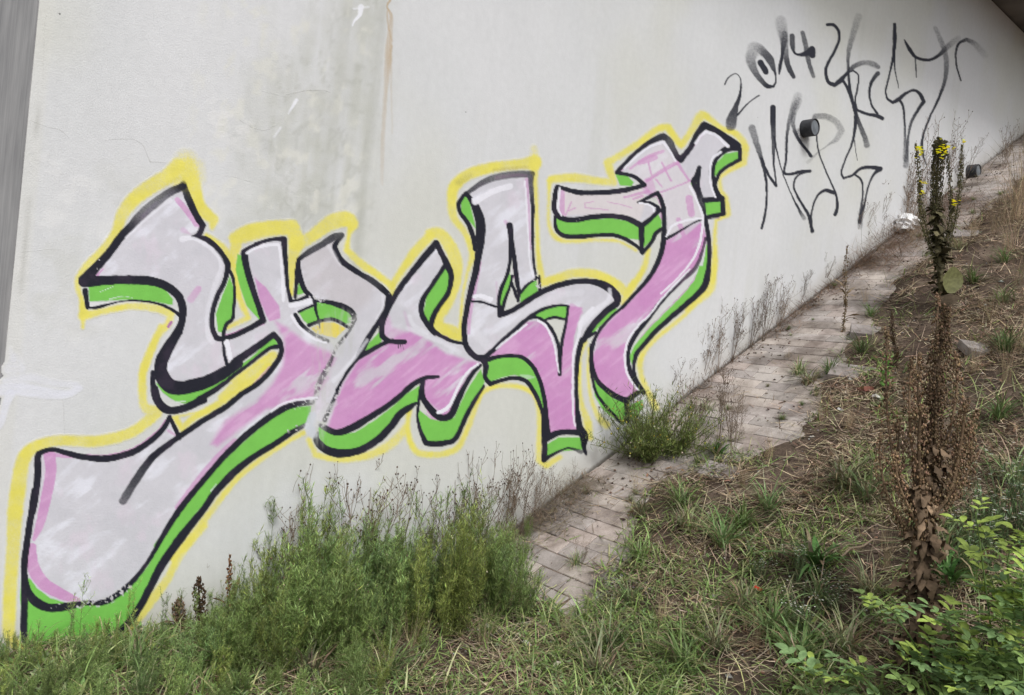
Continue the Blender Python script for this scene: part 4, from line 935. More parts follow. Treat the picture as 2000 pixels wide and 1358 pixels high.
def vary(c, n, a=.25, rng=RNG):
    c = np.asarray(c, float); k = 1 + a * (rng.random((n, 1)) * 2 - 1)
    h = 1 + .10 * (rng.random((n, 3)) * 2 - 1)
    return c[None, :] * k * h

G_OLIVE = (.085, .115, .035); G_FRESH = (.105, .19, .045); G_BLUE = (.075, .12, .06); STRAW = (.36, .29, .19); TAN = (.21, .15, .095); BROWN = (.10, .065, .04); GREYD = (.24, .215, .18)

# ------------------------------------------------------------------ ground cover (uncountable)
def scatter(n, boxes):
    """points in the view wedge, denser near the camera as the picture needs"""
    out = []
    while sum(len(o_) for o_ in out) < n:
        x = RNG.uniform(-2.6, 8.2, n); y = RNG.uniform(-3.2, -.02, n)
        z = base_h(x); d = np.stack([x, y, z], -1) - CAM
        f = d @ FWD; px = 1000 + FPX * (d @ RIGHT) / f; py = 679 - FPX * (d @ UP) / f
        ok = (f > .5) & (px > -200) & (px < 2500) & (py < 1560) & (RNG.random(n) < np.clip((3.6 / np.maximum(f, .5)) ** 1.4, 0, 1))
        # paved strip keeps clear apart from a little drift
        strip_ = (x > .2) & (y > strip_edge(x) + .03 * RNG.normal(0, 1, n))
        ok &= ~(strip_ & (RNG.random(n) > .045))
        out.append(np.stack([x, y, ground_h(x, y), px, py], -1)[ok])
    return np.concatenate(out)[:n]

PROF_G = (1, .95, .7, 0); PROF_L = (.25, 1, .8, 0)
def cover(name, n, colf, lf, wf, leanf, curlf, mat, keep=None, prof=PROF_G, lift=.0):
    p = scatter(n, None)
    if keep is not None: p = p[keep(p) > RNG.random(len(p))]
    N = len(p)
    V, Q, T, Cc = blades(p[:, :3] + [0, 0, lift], RNG.uniform(0, 2 * math.pi, N), leanf(N), lf(N, p), wf(N), curlf(N), prof, colf(N, p) * 1.28, side=RNG.uniform(-.9, .9, N))
    Vr = V.reshape(N, -1, 3); 
    gh = ground_h(Vr[..., 0], Vr[..., 1]); Vr[..., 2] = np.maximum(Vr[..., 2], gh + .004 + .02 * RNG.random((N, 1)))
    g = Geo(); g.add(Vr.reshape(-1, 3), Q, T, Cc)
    o_ = link(name, g.mesh(name, mat)); set_props(o_, kind='stuff'); return o_
U = RNG.uniform
def greenness(p):
    x, y, px, py = p[:, 0], p[:, 1], p[:, 3], p[:, 4]
    n = fbm(px / 120 + 3, py / 90, 66, 4)
    g_ = .35 + .0 * x
    g_ = np.where(x < .1, .60, g_)
    g_ = np.where((px > 1450) & (py < 1000), .22, g_)
    g_ = g_ + .45 * sstep(1080, 1300, py) * sstep(1050, 1250, px)
    g_ = g_ - .30 * sstep(1000, 700, py) * sstep(1300, 1500, px)
    g_ = g_ + .35 * sstep(700, 300, px)
    g_ = g_ - .25 * sstep(700, 800, px) * sstep(1150, 1050, px) * sstep(1180, 1240, py)
    cl_ = sstep(.40, .55, fbm(x * 6, y * 6 + 3, 83, 3))
    lowc = np.where(x < .1, .45, .06)
    return np.clip((g_ + 1.7 * (n - .5)) * (lowc + (1 - lowc) * cl_), .01, 1)
def dryness(p):
    cl_ = sstep(.42, .60, fbm(p[:, 0] * 5 + 7, p[:, 1] * 5, 73, 3))
    return np.clip((1.1 - greenness(p)) * (.10 + .90 * cl_), .05, 1)
def patch(p): return sstep(.40, .56, fbm(p[:, 0] * 5 + 7, p[:, 1] * 5, 73, 3))
cover('dead_grass', 74000, lambda n, p: np.where(RNG.random((n, 1)) < .40, vary((.40, .33, .23), n, .4), np.where(RNG.random((n, 1)) < .55, vary((.24, .18, .125), n, .45), vary((.09, .06, .042), n, .4))),
      lambda n, p: U(.04, .20, n), lambda n: U(.002, .005, n), lambda n: U(1.1, 1.6, n), lambda n: U(-.3, .7, n), M_DRY, dryness, lift=.004)
cover('grass', 75000, lambda n, p: np.where(RNG.random((n, 1)) < .42, vary((.165, .235, .07), n, .45), np.where(RNG.random((n, 1)) < .65, vary((.11, .155, .05), n, .4), vary((.34, .35, .17), n, .3))),
      lambda n, p: U(.04, .17, n), lambda n: U(.0032, .0072, n), lambda n: U(.2, 1.3, n), lambda n: U(.5, 2.0, n), M_LEAF, greenness, (1, 1, .85, .6, 0))
cover('small_weeds', 40000, lambda n, p: np.where(RNG.random((n, 1)) < .5, vary((.13, .21, .065), n, .35), vary((.18, .23, .11), n, .3)),
      lambda n, p: U(.012, .035, n), lambda n: U(.006, .013, n), lambda n: U(.7, 1.6, n), lambda n: U(.0, .7, n), M_LEAF, lambda p: greenness(p) ** 1.4 , PROF_L, lift=.03)
cover('long_straw', 2600, lambda n, p: np.where(RNG.random((n, 1)) < .6, vary((.44, .37, .26), n, .3), vary((.28, .29, .15), n, .3)),
      lambda n, p: U(.12, .34, n), lambda n: U(.0025, .0045, n), lambda n: U(1.1, 1.6, n), lambda n: U(-.2, .6, n), M_DRY, lambda p: np.where(p[:, 0] < -.3, .25, 1), (1, 1, 1, .8, .6, 0), lift=.01)
cover('dead_leaves', 14000, lambda n, p: np.where(RNG.random((n, 1)) < .5, vary((.15, .10, .065), n, .4), vary((.08, .055, .04), n, .4)),
      lambda n, p: U(.015, .05, n), lambda n: U(.005, .016, n), lambda n: U(1.2, 1.7, n), lambda n: U(-.4, .6, n), M_DRY, dryness, PROF_L, lift=.006)
# crumbs, gravel, bark bits
p = scatter(11000, None); g = Geo()
beads(g, p[:, :3] + [0, 0, .004], U(.002, .008, len(p)) * (1 + 1.4 * (RNG.random(len(p)) > .93)), np.where(RNG.random((len(p), 1)) < .10, vary((.42, .40, .37), len(p), .3), vary((.11, .085, .065), len(p), .4)), .6)
q = []
for px, py, sx, n in ((1120, 1150, 50, 420), (1200, 1150, 40, 160), (985, 1230, 60, 160), (1050, 1000, 20, 60), (950, 1255, 40, 80)):
    for _ in range(n): q.append(on_ground(px + R.gauss(0, sx), py + R.gauss(0, sx * .4)))
q = np.array(q); beads(g, q + [0, 0, .006], U(.002, .009, len(q)), vary((.40, .385, .36), len(q), .35), .6)
# crumbs on the paving
x = U(.2, 7.5, 1500); y = -np.abs(RNG.normal(0, .18, 1500)) - .02; y = np.where(RNG.random(1500) < .6, U(-.9, -.02, 1500), y)
beads(g, np.stack([x, y, base_h(x) + .006], -1), U(.002, .0075, 1500) * (.6 + .9 * (fbm(x * 4, y * 4, 88, 3) > .52)), vary((.14, .105, .08), 1500, .6), .6)
o = link('gravel', g.mesh('gravel', M_STONE, False)); set_props(o, kind='stuff')
# drift of straw caught along the wall foot and on the paving
g = Geo()
def drift(n, xa, xb, sy, col, ln=(.04, .16), mode='wall', up=.03):
    x = U(xa, xb, n); y = -np.abs(RNG.normal(0, sy, n)) - .01
    r = np.stack([x, y, base_h(x) + .004 + np.abs(RNG.normal(0, up, n)) * np.exp(y / .15)], -1)
    V, Q, T, Cc = blades(r, U(0, 6.28, n), U(1.0, 1.7, n), U(*ln, n), U(.0015, .0035, n), U(-.5, .7, n), PROF_G, vary(col, n, .4), side=U(-.8, .8, n))
    V[:, 2] = np.maximum(V[:, 2], base_h(V[:, 0]) + .004); V[:, 1] = np.minimum(V[:, 1], -.006); g.add(V, Q, T, Cc)
drift(1300, .35, .95, .12, (.34, .27, .19)); drift(500, 1.5, 2.6, .04, (.26, .17, .11)); drift(1300, 2.6, 4.0, .07, (.33, .22, .15)); drift(2600, 3.7, 5.3, .20, (.36, .25, .17), (.06, .3), up=.10); drift(900, 5.4, 8, .25, (.32, .27, .18))
o = link('straw_drift', g.mesh('straw_drift', M_DRY)); set_props(o, kind='stuff')

# ------------------------------------------------------------------ individual plants
def protos(kind, n, fn):
    return [fn(random.Random(k * 13 + hash_(kind)), np.random.default_rng(k * 17 + hash_(kind))) for k in range(n)]
def hash_(s): return sum(ord(c) * (i + 3) for i, c in enumerate(s)) % 997

def place(name, proto, p, rz, sc, label, cat, group, lean=(0, 0)):
    t = thing(name, label, cat, p, rz, group); t.scale = (sc, sc, sc)
    t.rotation_euler = (lean[0], lean[1], rz)
    for nm, me in proto: link(nm, me, t)['kind'] = 'stuff'
    return t

def curve(p0, az, lean, ln, bend, n=6, wob=.0, r=None):
    pts = [np.array(p0, float)]; a = lean
    for k in range(n):
        a2 = a + bend * k / n; azz = az + (r.uniform(-wob, wob) if r else 0)
        pts.append(pts[-1] + ln / n * np.array([math.sin(a2) * math.cos(azz), math.sin(a2) * math.sin(azz), math.cos(a2)]))
    return np.array(pts)

def at(pts, t):
    t = np.asarray(t) * (len(pts) - 1); i = np.clip(t.astype(int), 0, len(pts) - 2); f = (t - i)[..., None]
    return pts[i] * (1 - f) + pts[i + 1] * f

# narrow-leaved green weeds along the wall foot, unit height 1 m
def mk_weed(r, q, H=1.0, stems=(7, 10), dens=1.0, spread=1.0):
    hue = np.array([(1, 1, 1), (1.22, 1.05, .9), (.85, .92, 1.1), (1.1, 1.1, 1.2)][r.randrange(4)])
    gs, gl = Geo(), Geo()
    for s in range(r.randint(*stems)):
        az = r.uniform(0, 6.28); ln = H * r.uniform(.55, 1.0)
        pts = curve((r.uniform(-.07, .07), r.uniform(-.07, .07), -.03), az, r.uniform(.05, .65) * spread, ln, -r.uniform(.1, .6) * spread, 6, .25, r)
        tube(gs, pts, .0038, .0013, (.15, .17, .07))
        branches = [(pts, ln)]
        for b in range(r.randint(4, 8)):
            t0 = r.uniform(.35, .95); p0 = at(pts, np.array([t0]))[0]
            bl = ln * r.uniform(.10, .26); bp = curve(p0, r.uniform(0, 6.28), r.uniform(.3, .8), bl, -.3, 4, .2, r)
            tube(gs, bp, .002, .0009, (.12, .14, .055)); branches.append((bp, bl))
        for bp, bl in branches:
            n = int(135 * bl * dens) + 5
            t = q.uniform(.05, 1, n); rt = at(bp, t)
            c = vary(np.array((.20, .28, .085)) * hue, n, .5, q); c[q.random(n) < .25] *= 1.4
            V, Q, T, Cc = blades(rt, q.uniform(0, 6.28, n), q.uniform(.5, 1.4, n), q.uniform(.03, .075, n), q.uniform(.0040, .0070, n), q.uniform(-.5, .6, n), (.5, 1, 0), c, side=q.uniform(-.7, .7, n))
            gl.add(V, Q, T, Cc)
    gd = Geo(); m_ = r.randint(3, 9); tips = np.array([v[-1] for v in r.sample(gs.V, min(m_, len(gs.V)))])
    beads(gd, tips, q.uniform(.005, .010, len(tips)), np.where(q.random((len(tips), 1)) < .5, vary((.50, .47, .32), len(tips), .3, q), vary((.14, .11, .07), len(tips), .3, q)), 1.3)
    return [('stem', gs.mesh('stem', M_STEM)), ('foliage', gl.mesh('foliage', M_LEAF)), ('flower_heads', gd.mesh('flower_heads', M_FLOWER))]
weeds = protos('weed', 7, mk_weed)
def mk_wisp(r, q): return mk_weed(r, q, 1.0, (2, 3), .55, .25)
wisps = protos('wisp', 6, mk_wisp)
WG = 'narrow-leaved green weeds crowding the wall foot'
WL = 'narrow-leaved green weed crowding the foot of the graffiti wall'
def top_env(px):      # how high the weeds reach in the picture
    return np.interp(px, [0, 60, 150, 260, 330, 420, 480, 540, 640, 700, 780, 830, 880, 960, 1040], [1225, 1195, 1200, 1195, 1160, 1120, 1075, 985, 960, 955, 980, 1000, 965, 975, 1060])
def project(p):
    d = np.asarray(p) - CAM; f = d @ FWD
    return 1000 + FPX * (d @ RIGHT) / f, 679 - FPX * (d @ UP) / f, f
nw = 0
for k in range(290):
    px = R.uniform(-60, 1030) if k < 200 else R.gauss(740, 190)
    mode = R.random()
    y = -R.uniform(.05, .60) if mode < .72 else -R.uniform(.6, 1.15)
    xs_ = np.linspace(-2.4, .75, 200); pp = np.stack([xs_, np.full(200, y), base_h(xs_)], -1); d = pp - CAM; f = d @ FWD
    pxs = 1000 + FPX * (d @ RIGHT) / f; i = int(np.argmin(abs(pxs - px))); x = xs_[i]
    if abs(pxs[i] - px) > 20 or px > 1035 or (x > .30 and y < -.35) or (y < -.75 and px > 760): continue
    z = float(ground_h(x, y)); bx_, by_, f_ = project((x, y, z))
    if by_ > 1420: continue
    tall = R.random() < .34
    H = (by_ - top_env(bx_)) * f_ / FPX * (R.uniform(.9, 1.16) if tall else R.uniform(.45, .86))
    if y < -.42: H *= .72
    if y < -.6: H = R.uniform(.10, .22)
    H = min(H, .66)
    if px < 320: H = min(H, R.uniform(.12, .22)) if not (tall and y > -.5) else R.uniform(.16, .27)
    if H < .08: H = R.uniform(.08, .14)
    place('weed', wisps[nw % 6] if (tall and y > -.5) else weeds[nw % 7], (x, y, z), R.uniform(0, 6.28), H * 1.06, WL, 'plant', WG); nw += 1
print('weeds', nw)

# bushy weed with tiny yellow flowers, beside the last letter
def mk_bush(r, q):
    gs, gl, gf = Geo(), Geo(), Geo()
    for s in range(46):
        az = r.uniform(0, 6.28); ln = r.uniform(.16, .34)
        pts = curve((r.uniform(-.05, .05), r.uniform(-.05, .05), 0), az, r.uniform(.3, 1.35), ln, r.uniform(-.6, .2), 5, .3, r)
        tube(gs, pts, .0024, .001, (.13, .14, .06))
        n = 95; rt = at(pts, q.uniform(.1, 1, n)) + q.normal(0, .012, (n, 3))
        V, Q, T, Cc = blades(rt, q.uniform(0, 6.28, n), q.uniform(.5, 1.4, n), q.uniform(.012, .035, n), q.uniform(.002, .0036, n), q.uniform(-.4, .5, n), (.5, 1, 0), vary((.135, .175, .05), n, .4, q), side=q.uniform(-.8, .8, n)); gl.add(V, Q, T, Cc)
        n = 2; beads(gf, at(pts, q.uniform(.5, 1, n)) + q.normal(0, .01, (n, 3)), q.uniform(.003, .0055, n), np.where(q.random((n, 1)) < .45, vary((.60, .52, .10), n, .2, q), vary((.5, .47, .33), n, .2, q)))
    return [('stem', gs.mesh('stem', M_STEM)), ('foliage', gl.mesh('foliage', M_LEAF)), ('flower_heads', gf.mesh('flower_heads', M_FLOWER))]
bushes = protos('bush', 3, mk_bush)
def put(name, proto, px, py, sc, label, cat, group=None, rz=None, lean=(0, 0)):
    return place(name, proto, on_ground(px, py), R.uniform(0, 6.28) if rz is None else rz, sc, label, cat, group, lean)
BG = 'bushy weeds with tiny yellow flowers'
put('bushy_weed', bushes[0], 1262, 895, 1.5, 'round bushy weed with tiny yellow flowers where the last letter meets the paving', 'plant', BG)
put('bushy_weed', bushes[1], 1325, 880, 1.25, 'bushy green weed on the paving, right of the rounder flowering one', 'plant', BG)
put('bushy_weed', bushes[2], 1205, 860, 1.15, 'small bushy weed between the wall and the rounder flowering one', 'plant', BG)

LAND = [(1478, 1168, 'the tiny red scrap'), (1690, 772, 'the brick fragment'), (1838, 420, 'the living mullein'), (1800, 1000, 'the dead mullein'), (1745, 447, 'the crumpled paper'), (1580, 250, 'the upper pipe stub'), (1900, 330, 'the lower pipe stub'),
        (1110, 1130, 'the lowest pavers'), (1225, 790, 'the foot of the last letter'), (1100, 870, 'the foot of the fourth letter'), (1590, 1110, 'the broad strap-leaved tuft'), (1260, 860, 'the round yellow-flowered bush'), (1650, 580, 'the straw-coloured dead spike'),
        (393, 1150, 'the thick brown dead spike'), (449, 1110, 'the slim rusty spike'), (1990, 1350, 'the bottom right corner'), (10, 1340, 'the bottom left corner'), (1990, 700, 'the right edge of the photo'), (1000, 1350, 'the middle of the bottom edge'), (150, 1180, 'the first letter tail'), (1660, 440, 'the lowest sprayed scribble')]
USED = {}
def say(what, px, py, sc=None, unit=''):
    """a phrase that tells this one from its likes by what it stands next to"""
    for dx, dy, nm in sorted(((px - a, py - b, c) for a, b, c in LAND), key=lambda v: v[0] ** 2 + v[1] ** 2)[:3]:
        r_ = math.hypot(dx, dy); side = ('right of' if dx > 0 else 'left of') if abs(dx) > abs(dy) else ('below' if dy > 0 else 'above')
        far_ = 'just ' if r_ < 75 else ('well ' if r_ > 190 else '')
        t_ = f'{what} {far_}{side} {nm}'
        if t_ not in USED: USED[t_] = 1; return t_
    for ad in ('nearer', 'farther', 'lower', 'higher', 'middle', 'small', 'thin'):
        t2 = ad + ' ' + t_
        if t2 not in USED: USED[t2] = 1; return t2
    return t_

# wiry dry weeds with seed heads, unit height ~1
def mk_wiry(r, q, seeds=True, green=0.):
    gs, gh = Geo(), Geo(); col = (.20, .15, .11)
    for s in range(r.randint(5, 8)):
        az = r.uniform(0, 6.28); ln = r.uniform(.65, 1.0)
        pts = curve((r.uniform(-.03, .03), r.uniform(-.03, .03), 0), az, r.uniform(.0, .4), ln, r.uniform(-.2, .25), 7, .35, r)
        tube(gs, pts, .0036, .0015, col)
        for b in range(r.randint(7, 12)):
            t0 = r.uniform(.3, .98); p0 = at(pts, np.array([t0]))[0]; bl = r.uniform(.08, .28)
            bp = curve(p0, r.uniform(0, 6.28), r.uniform(.3, 1.0), bl, -.4, 4, .3, r); tube(gs, bp, .0022, .0012, col)
            for c in range(r.randint(2, 4)):
                p1 = at(bp, np.array([r.uniform(.3, 1)]))[0]; cp = curve(p1, r.uniform(0, 6.28), r.uniform(.2, 1.1), r.uniform(.03, .09), -.3, 2, .2, r)
                tube(gs, cp, .0015, .0010, col)
                if seeds and r.random() < .75: beads(gh, [cp[-1]], r.uniform(.004, .0075), vary((.07, .045, .03), 1, .4, q), 1.3)
    return [('stem', gs.mesh('stem', M_STEM))] + ([('seed_head', gh.mesh('seed_head', M_DRY))] if seeds else [])
wiry = protos('wiry', 6, mk_wiry)
WY = 'wiry dry weeds with dark seed heads along the wall foot'
for px, py, sc, lab in ((985, 1060, .50, 'wiry brown weed with seed heads beside the fourth letter foot'), (1010, 1050, .42, None), (1045, 1010, .30, None), (960, 1065, .44, None), (1100, 950, .22, None), (1135, 1105, .16, None),
                        (1080, 1000, .26, None), (1300, 790, .34, None), (1330, 770, .30, None), (1375, 745, .44, None), (1400, 730, .52, None), (1430, 705, .46, None), (1465, 680, .40, None), (1490, 668, .48, None), (1520, 640, .40, None), (1405, 860, .42, 'reddish stemmed wiry weed standing on the paving'), (1430, 890, .40, None),
                        (1350, 860, .40, None), (1560, 600, .34, None), (1600, 565, .30, None), (1640, 530, .46, None), (1670, 505, .55, None), (1690, 490, .60, None), (1712, 480, .5, None), (1775, 445, .62, None), (1770, 440, .7, None), (1790, 420, .75, None), (1810, 400, .8, None), (1850, 380, .8, None), (1700, 480, .5, None), (1660, 510, .45, None), (1960, 330, .5, None), (1880, 365, .5, None), (620, 1180, .62, None), (690, 1190, .66, None), (760, 1160, .6, None), (820, 1170, .55, None), (900, 1150, .6, None), (940, 1120, .6, None), (550, 1210, .5, None), (650, 1130, .60, None), (720, 1120, .60, None), (590, 1150, .55, None), (860, 1100, .55, None), (340, 1215, .35, None), (420, 1200, .30, None)):
    put('wiry_weed', wiry[R.randrange(6)], px, py, sc, lab or say('wiry dry weed', px, py), 'plant', WY)
print('plants 1')

# grass tufts
def mk_tuft(r, q, n=70, broad=1.0, col=(.12, .18, .06), dry=.25):
    g = Geo(); rt = np.stack([q.normal(0, .018, n), q.normal(0, .018, n), np.zeros(n)], -1)
    c = vary(col, n, .3, q); dm = q.random(n) < dry; c[dm] = vary(STRAW, int(dm.sum()), .3, q) * .8
    V, Q, T, Cc = blades(rt, q.uniform(0, 6.28, n), q.uniform(.15, 1.0, n), q.uniform(.5, 1.0, n) * .30, q.uniform(.0045, .0085, n) * broad, q.uniform(.7, 1.9, n), (.8, 1, .9, .7, 0), c, side=q.uniform(-.4, .4, n)); g.add(V, Q, T, Cc)
    return [('blades', g.mesh('blades', M_LEAF))]
tufts = [mk_tuft(random.Random(k), np.random.default_rng(k), 80, 1.0, c, d) for k, (c, d) in enumerate((((.16, .24, .08), .2), ((.20, .27, .12), .3), ((.14, .22, .08), .15), ((.24, .26, .14), .5)))]
broad = [mk_tuft(random.Random(k + 30), np.random.default_rng(k + 30), 46, 2.6, (.085, .17, .05), .12) for k in range(2)]
TG = 'arching grass tufts on the bank'
for px, py, sc in ((1330, 1000, .8), (1340, 1045, .7), (1250, 1010, .55), (1410, 1080, .8), (1450, 1040, .8), (1250, 1100, .6), (1650, 960, 1.0), (1690, 985, .9), (1500, 1000, .7), (1580, 750, .7), (1620, 730, .6), (1560, 730, .6), (1680, 700, .6),
                   (1190, 1290, .8), (1170, 1350, .9), (1330, 1330, .8), (1500, 1250, .8), (1560, 1300, .8), (1650, 1280, .8), (1700, 1170, .7), (1230, 1190, .6), (1840, 1110, .9), (1900, 1080, .8), (1960, 700, .8), (1900, 560, .7), (1870, 500, .5), (1960, 520, .6), (1960, 600, .6), (1700, 620, .5),
                   (430, 1320, .8), (600, 1340, .8), (260, 1330, .8), (760, 1330, .7), (1125, 1100, .38), (1950, 830, .7), (1890, 860, .6), (1450, 1200, .6), (1400, 1290, .7), (1380, 800, .45), (1980, 960, .9), (1730, 800, .5), (1600, 1180, .7)):
    put('grass_tuft', tufts[R.randrange(4)], px, py, sc * 1.12, say('arching green grass tuft', px, py), 'plant', TG)
BT = 'broad-leaved green tufts'
put('broad_tuft', broad[0], 1590, 1120, 1.0, 'dark green tuft of broad strap leaves in the middle of the bank', 'plant', BT)
put('broad_tuft', broad[1], 1400, 890, .55, 'small strap-leaved tuft with reddish base at the paving edge', 'plant', BT)
put('broad_tuft', broad[1], 1850, 1150, .8, 'strap-leaved tuft just right of the dead mullein stalk', 'plant', BT)

JG = 'small tufts rooted in the paving joints'
for k in range(26):
    s_ = R.uniform(.9, 6.2); yy = -R.uniform(.05, 1) * .9; yy = max(yy, float(strip_edge(s_ * math.cos(SLOPE)))); x_ = s_ * math.cos(SLOPE)
    bx_, by_, f_ = project((x_, yy, base_h(x_)))
    place('joint_tuft', tufts[k % 4], (x_, yy, float(base_h(x_))), R.uniform(0, 6.28), R.uniform(.12, .30), say('small tuft in a paving joint', bx_, by_), 'plant', JG)

# pale grey sprigs and white-flowered weeds
def mk_daisy(r, q):
    gs, gl, gf = Geo(), Geo(), Geo()
    for s in range(16):
        pts = curve((r.uniform(-.08, .08), r.uniform(-.08, .08), 0), r.uniform(0, 6.28), r.uniform(.05, .5), r.uniform(.18, .40), r.uniform(-.2, .3), 5, .3, r)
        tube(gs, pts, .0022, .001, (.13, .17, .08)); n = 26
        V, Q, T, Cc = blades(at(pts, q.uniform(.05, 1, n)), q.uniform(0, 6.28, n), q.uniform(.4, 1.3, n), q.uniform(.02, .045, n), q.uniform(.004, .007, n), q.uniform(-.2, .5, n), PROF_L, vary((.13, .19, .09), n, .25, q)); gl.add(V, Q, T, Cc)
        for k in range(3):
            c = at(pts, np.array([r.uniform(.75, 1)]))[0] + q.normal(0, .012, 3); m_ = 7
            V, Q, T, Cc = blades(np.repeat(c[None], m_, 0), np.arange(m_) / m_ * 6.28, np.full(m_, 1.25), np.full(m_, .009), np.full(m_, .0045), np.zeros(m_), (.4, 1, 0), vary((.72, .72, .70), m_, .08, q)); gf.add(V, Q, T, Cc)
            beads(gf, [c], .0025, (.5, .42, .08))
    return [('stem', gs.mesh('stem', M_STEM)), ('foliage', gl.mesh('foliage', M_LEAF)), ('flower_heads', gf.mesh('flower_heads', M_FLOWER))]
daisy = protos('daisy', 3, mk_daisy)
DG = 'white-flowered weeds at the right edge'
for px, py, sc in ((1960, 1080, 1.0), (1925, 1040, .7), (1990, 1040, 1.0), (1900, 1130, .7), (1560, 1150, .5), (1620, 1210, .5), (1480, 1140, .4), (1560, 1240, .5)):
    put('flowering_weed', daisy[R.randrange(3)], px, py, sc, say('tiny white-flowered weed', px, py), 'plant', DG)

# mullein: spike covered in capsules
def spike(gc, gs, pts, w, n, q, col, top=.15, br=.5):
    tube(gs, pts, w * .13, w * .06, np.array(col) * .7, 5)
    t = q.uniform(0, 1, n) ; c = at(pts, t); a = q.uniform(0, 6.28, n); rr = w * .5 * np.sqrt(q.uniform(.12, 1, n)) * np.clip((1 - t) / top, .35, 1)
    P_ = c + np.stack([np.cos(a) * rr, np.sin(a) * rr, q.normal(0, .005, n)], -1)
    beads(gc, P_, q.uniform(.0024, .0048, n), vary(col, n, .5, q), 1.5)
    k = int(n * br); V, Q, T, Cc = blades(P_[:k], a[:k], q.uniform(.3, 1.3, k), q.uniform(.006, .014, k), q.uniform(.002, .004, k), q.uniform(-.6, .5, k), (.6, 1, 0), vary(np.array(col) * 1.25, k, .5, q)); gc.add(V, Q, T, Cc)

def bigleaf(g, p0, az, lean, ln, wd, curl, col, q, K=7, wav=.2):
    p = np.array(p0, float); s = np.array([-math.sin(az), math.cos(az), 0]); V = []; Q = []
    tw = q.uniform(-.5, .5)
    for k in range(K + 1):
        t = k / K; a = lean + curl * t
        d = np.array([math.sin(a) * math.cos(az), math.sin(a) * math.sin(az), math.cos(a)])
        nrm = np.cross(s, d); w_ = wd * (math.sin(math.pi * (t * .88 + .08)) ** .8) * .5
        ss = s * math.cos(tw * t) + nrm * math.sin(tw * t)
        V += [p - ss * w_ + nrm * w_ * (.35 + wav * q.uniform(-1, 1)), p, p + ss * w_ + nrm * w_ * (.35 + wav * q.uniform(-1, 1))]
        p = p + d * ln / K
    for k in range(K):
        b = k * 3; Q += [(b, b + 1, b + 4, b + 3), (b + 1, b + 2, b + 5, b + 4)]
    C_ = np.array(col)[None] * (1 + .25 * (q.random((len(V), 1)) - .5)); g.add(V, Q, None, C_)

def part(nm, g, mat, par, lab=None):
    o_ = link(nm, g.mesh(nm, mat), par)
    if lab: o_['label'] = lab
    if nm in ('seed_spike', 'flower_spike', 'flower_heads', 'bud_tip'): o_['kind'] = 'stuff'
    return o_

def in_plane(px, py, p_base):
    """point seen at the pixel, at the depth of the plant's own upright plane facing the view"""
    d = ray(float(px), float(py)); f = (p_base - CAM) @ FWD
    return CAM + d * f

q = np.random.default_rng(77)
# --- dead mullein, near
pb = on_ground(1798, 1318)
dm = thing('dead_mullein', 'tall dead brown mullein with many seed spikes rising from the rose leaves', 'plant', pb)
def loc(px, py, p_b=pb, dep=0.0): return in_plane(px, py, p_b) - p_b + FWD * dep
gs = Geo()
main = np.array([loc(1798, 1345), loc(1800, 1200), loc(1806, 1080), loc(1812, 950), loc(1820, 830), loc(1835, 700), loc(1850, 600)])
tube(gs, main[:5], .020, .014, (.11, .075, .05), 8); part('stalk', gs, M_STEM, dm)
DC = np.array((.175, .120, .074))
g1, g2 = Geo(), Geo(); spike(g1, g2, main[3:], .078, 1300, q, DC, .3, 1.0); 
for nm in (1,):
    part('seed_spike', g1, M_DRY, dm); part('branch', g2, M_STEM, dm)
for (path_, w_, n_, dep) in (([(1805, 1040), (1765, 960), (1748, 860), (1745, 760), (1752, 640)], .05, 520, .05), ([(1805, 1060), (1775, 1000), (1745, 940), (1735, 880)], .045, 260, -.05), ([(1808, 1030), (1790, 930), (1783, 830), (1785, 790)], .06, 420, -.06),
                            ([(1810, 1020), (1850, 960), (1866, 860), (1870, 780)], .065, 560, -.05), ([(1812, 1000), (1870, 950), (1888, 880), (1893, 820)], .06, 480, .05), ([(1810, 980), (1835, 900), (1842, 820), (1848, 700), (1858, 570)], .05, 620, .06), ([(1806, 1080), (1770, 1040), (1755, 1000)], .05, 200, .03), ([(1810, 960), (1822, 880), (1818, 790), (1826, 720)], .05, 420, -.04), ([(1808, 1010), (1765, 950), (1762, 880), (1768, 820)], .045, 340, .04), ([(1812, 990), (1850, 930), (1880, 850), (1900, 800)], .045, 360, -.03), ([(1810, 900), (1800, 820), (1798, 740), (1806, 690)], .04, 320, .03), ([(1806, 1070), (1750, 1000), (1728, 920), (1730, 850)], .045, 300, .04), ([(1812, 1010), (1875, 960), (1902, 900), (1905, 850)], .05, 320, .02), ([(1812, 960), (1780, 880), (1772, 780), (1775, 700)], .045, 380, -.02), ([(1812, 940), (1856, 850), (1876, 760), (1878, 690)], .045, 380, .03)):
    P_ = np.array([loc(a, b, pb, dep * i / 3) for i, (a, b) in enumerate(path_)])
    P_ = smooth(np.hstack([P_, np.zeros((len(P_), 1))]), 4)[:, :3]
    g1, g2 = Geo(), Geo(); spike(g1, g2, P_, w_ * 1.0, int(n_ * .72), q, DC * np.array(q.uniform(.8, 1.45)), .2, 1.0); part('seed_spike', g1, M_DRY, dm); part('branch', g2, M_STEM, dm)
for k in range(210):
    t = q.uniform(0.0, .62); c = at(main, np.array([t]))[0]; g = Geo()
    bigleaf(g, c, q.uniform(0, 6.28), q.uniform(.9, 1.6), q.uniform(.06, .14) * (1.15 - .75 * t), q.uniform(.014, .034), q.uniform(1.3, 2.8), np.array((.15, .105, .068)) * q.uniform(.4, 1.6), q, 8, 1.3)
    part('withered_leaf', g, M_DRY, dm)

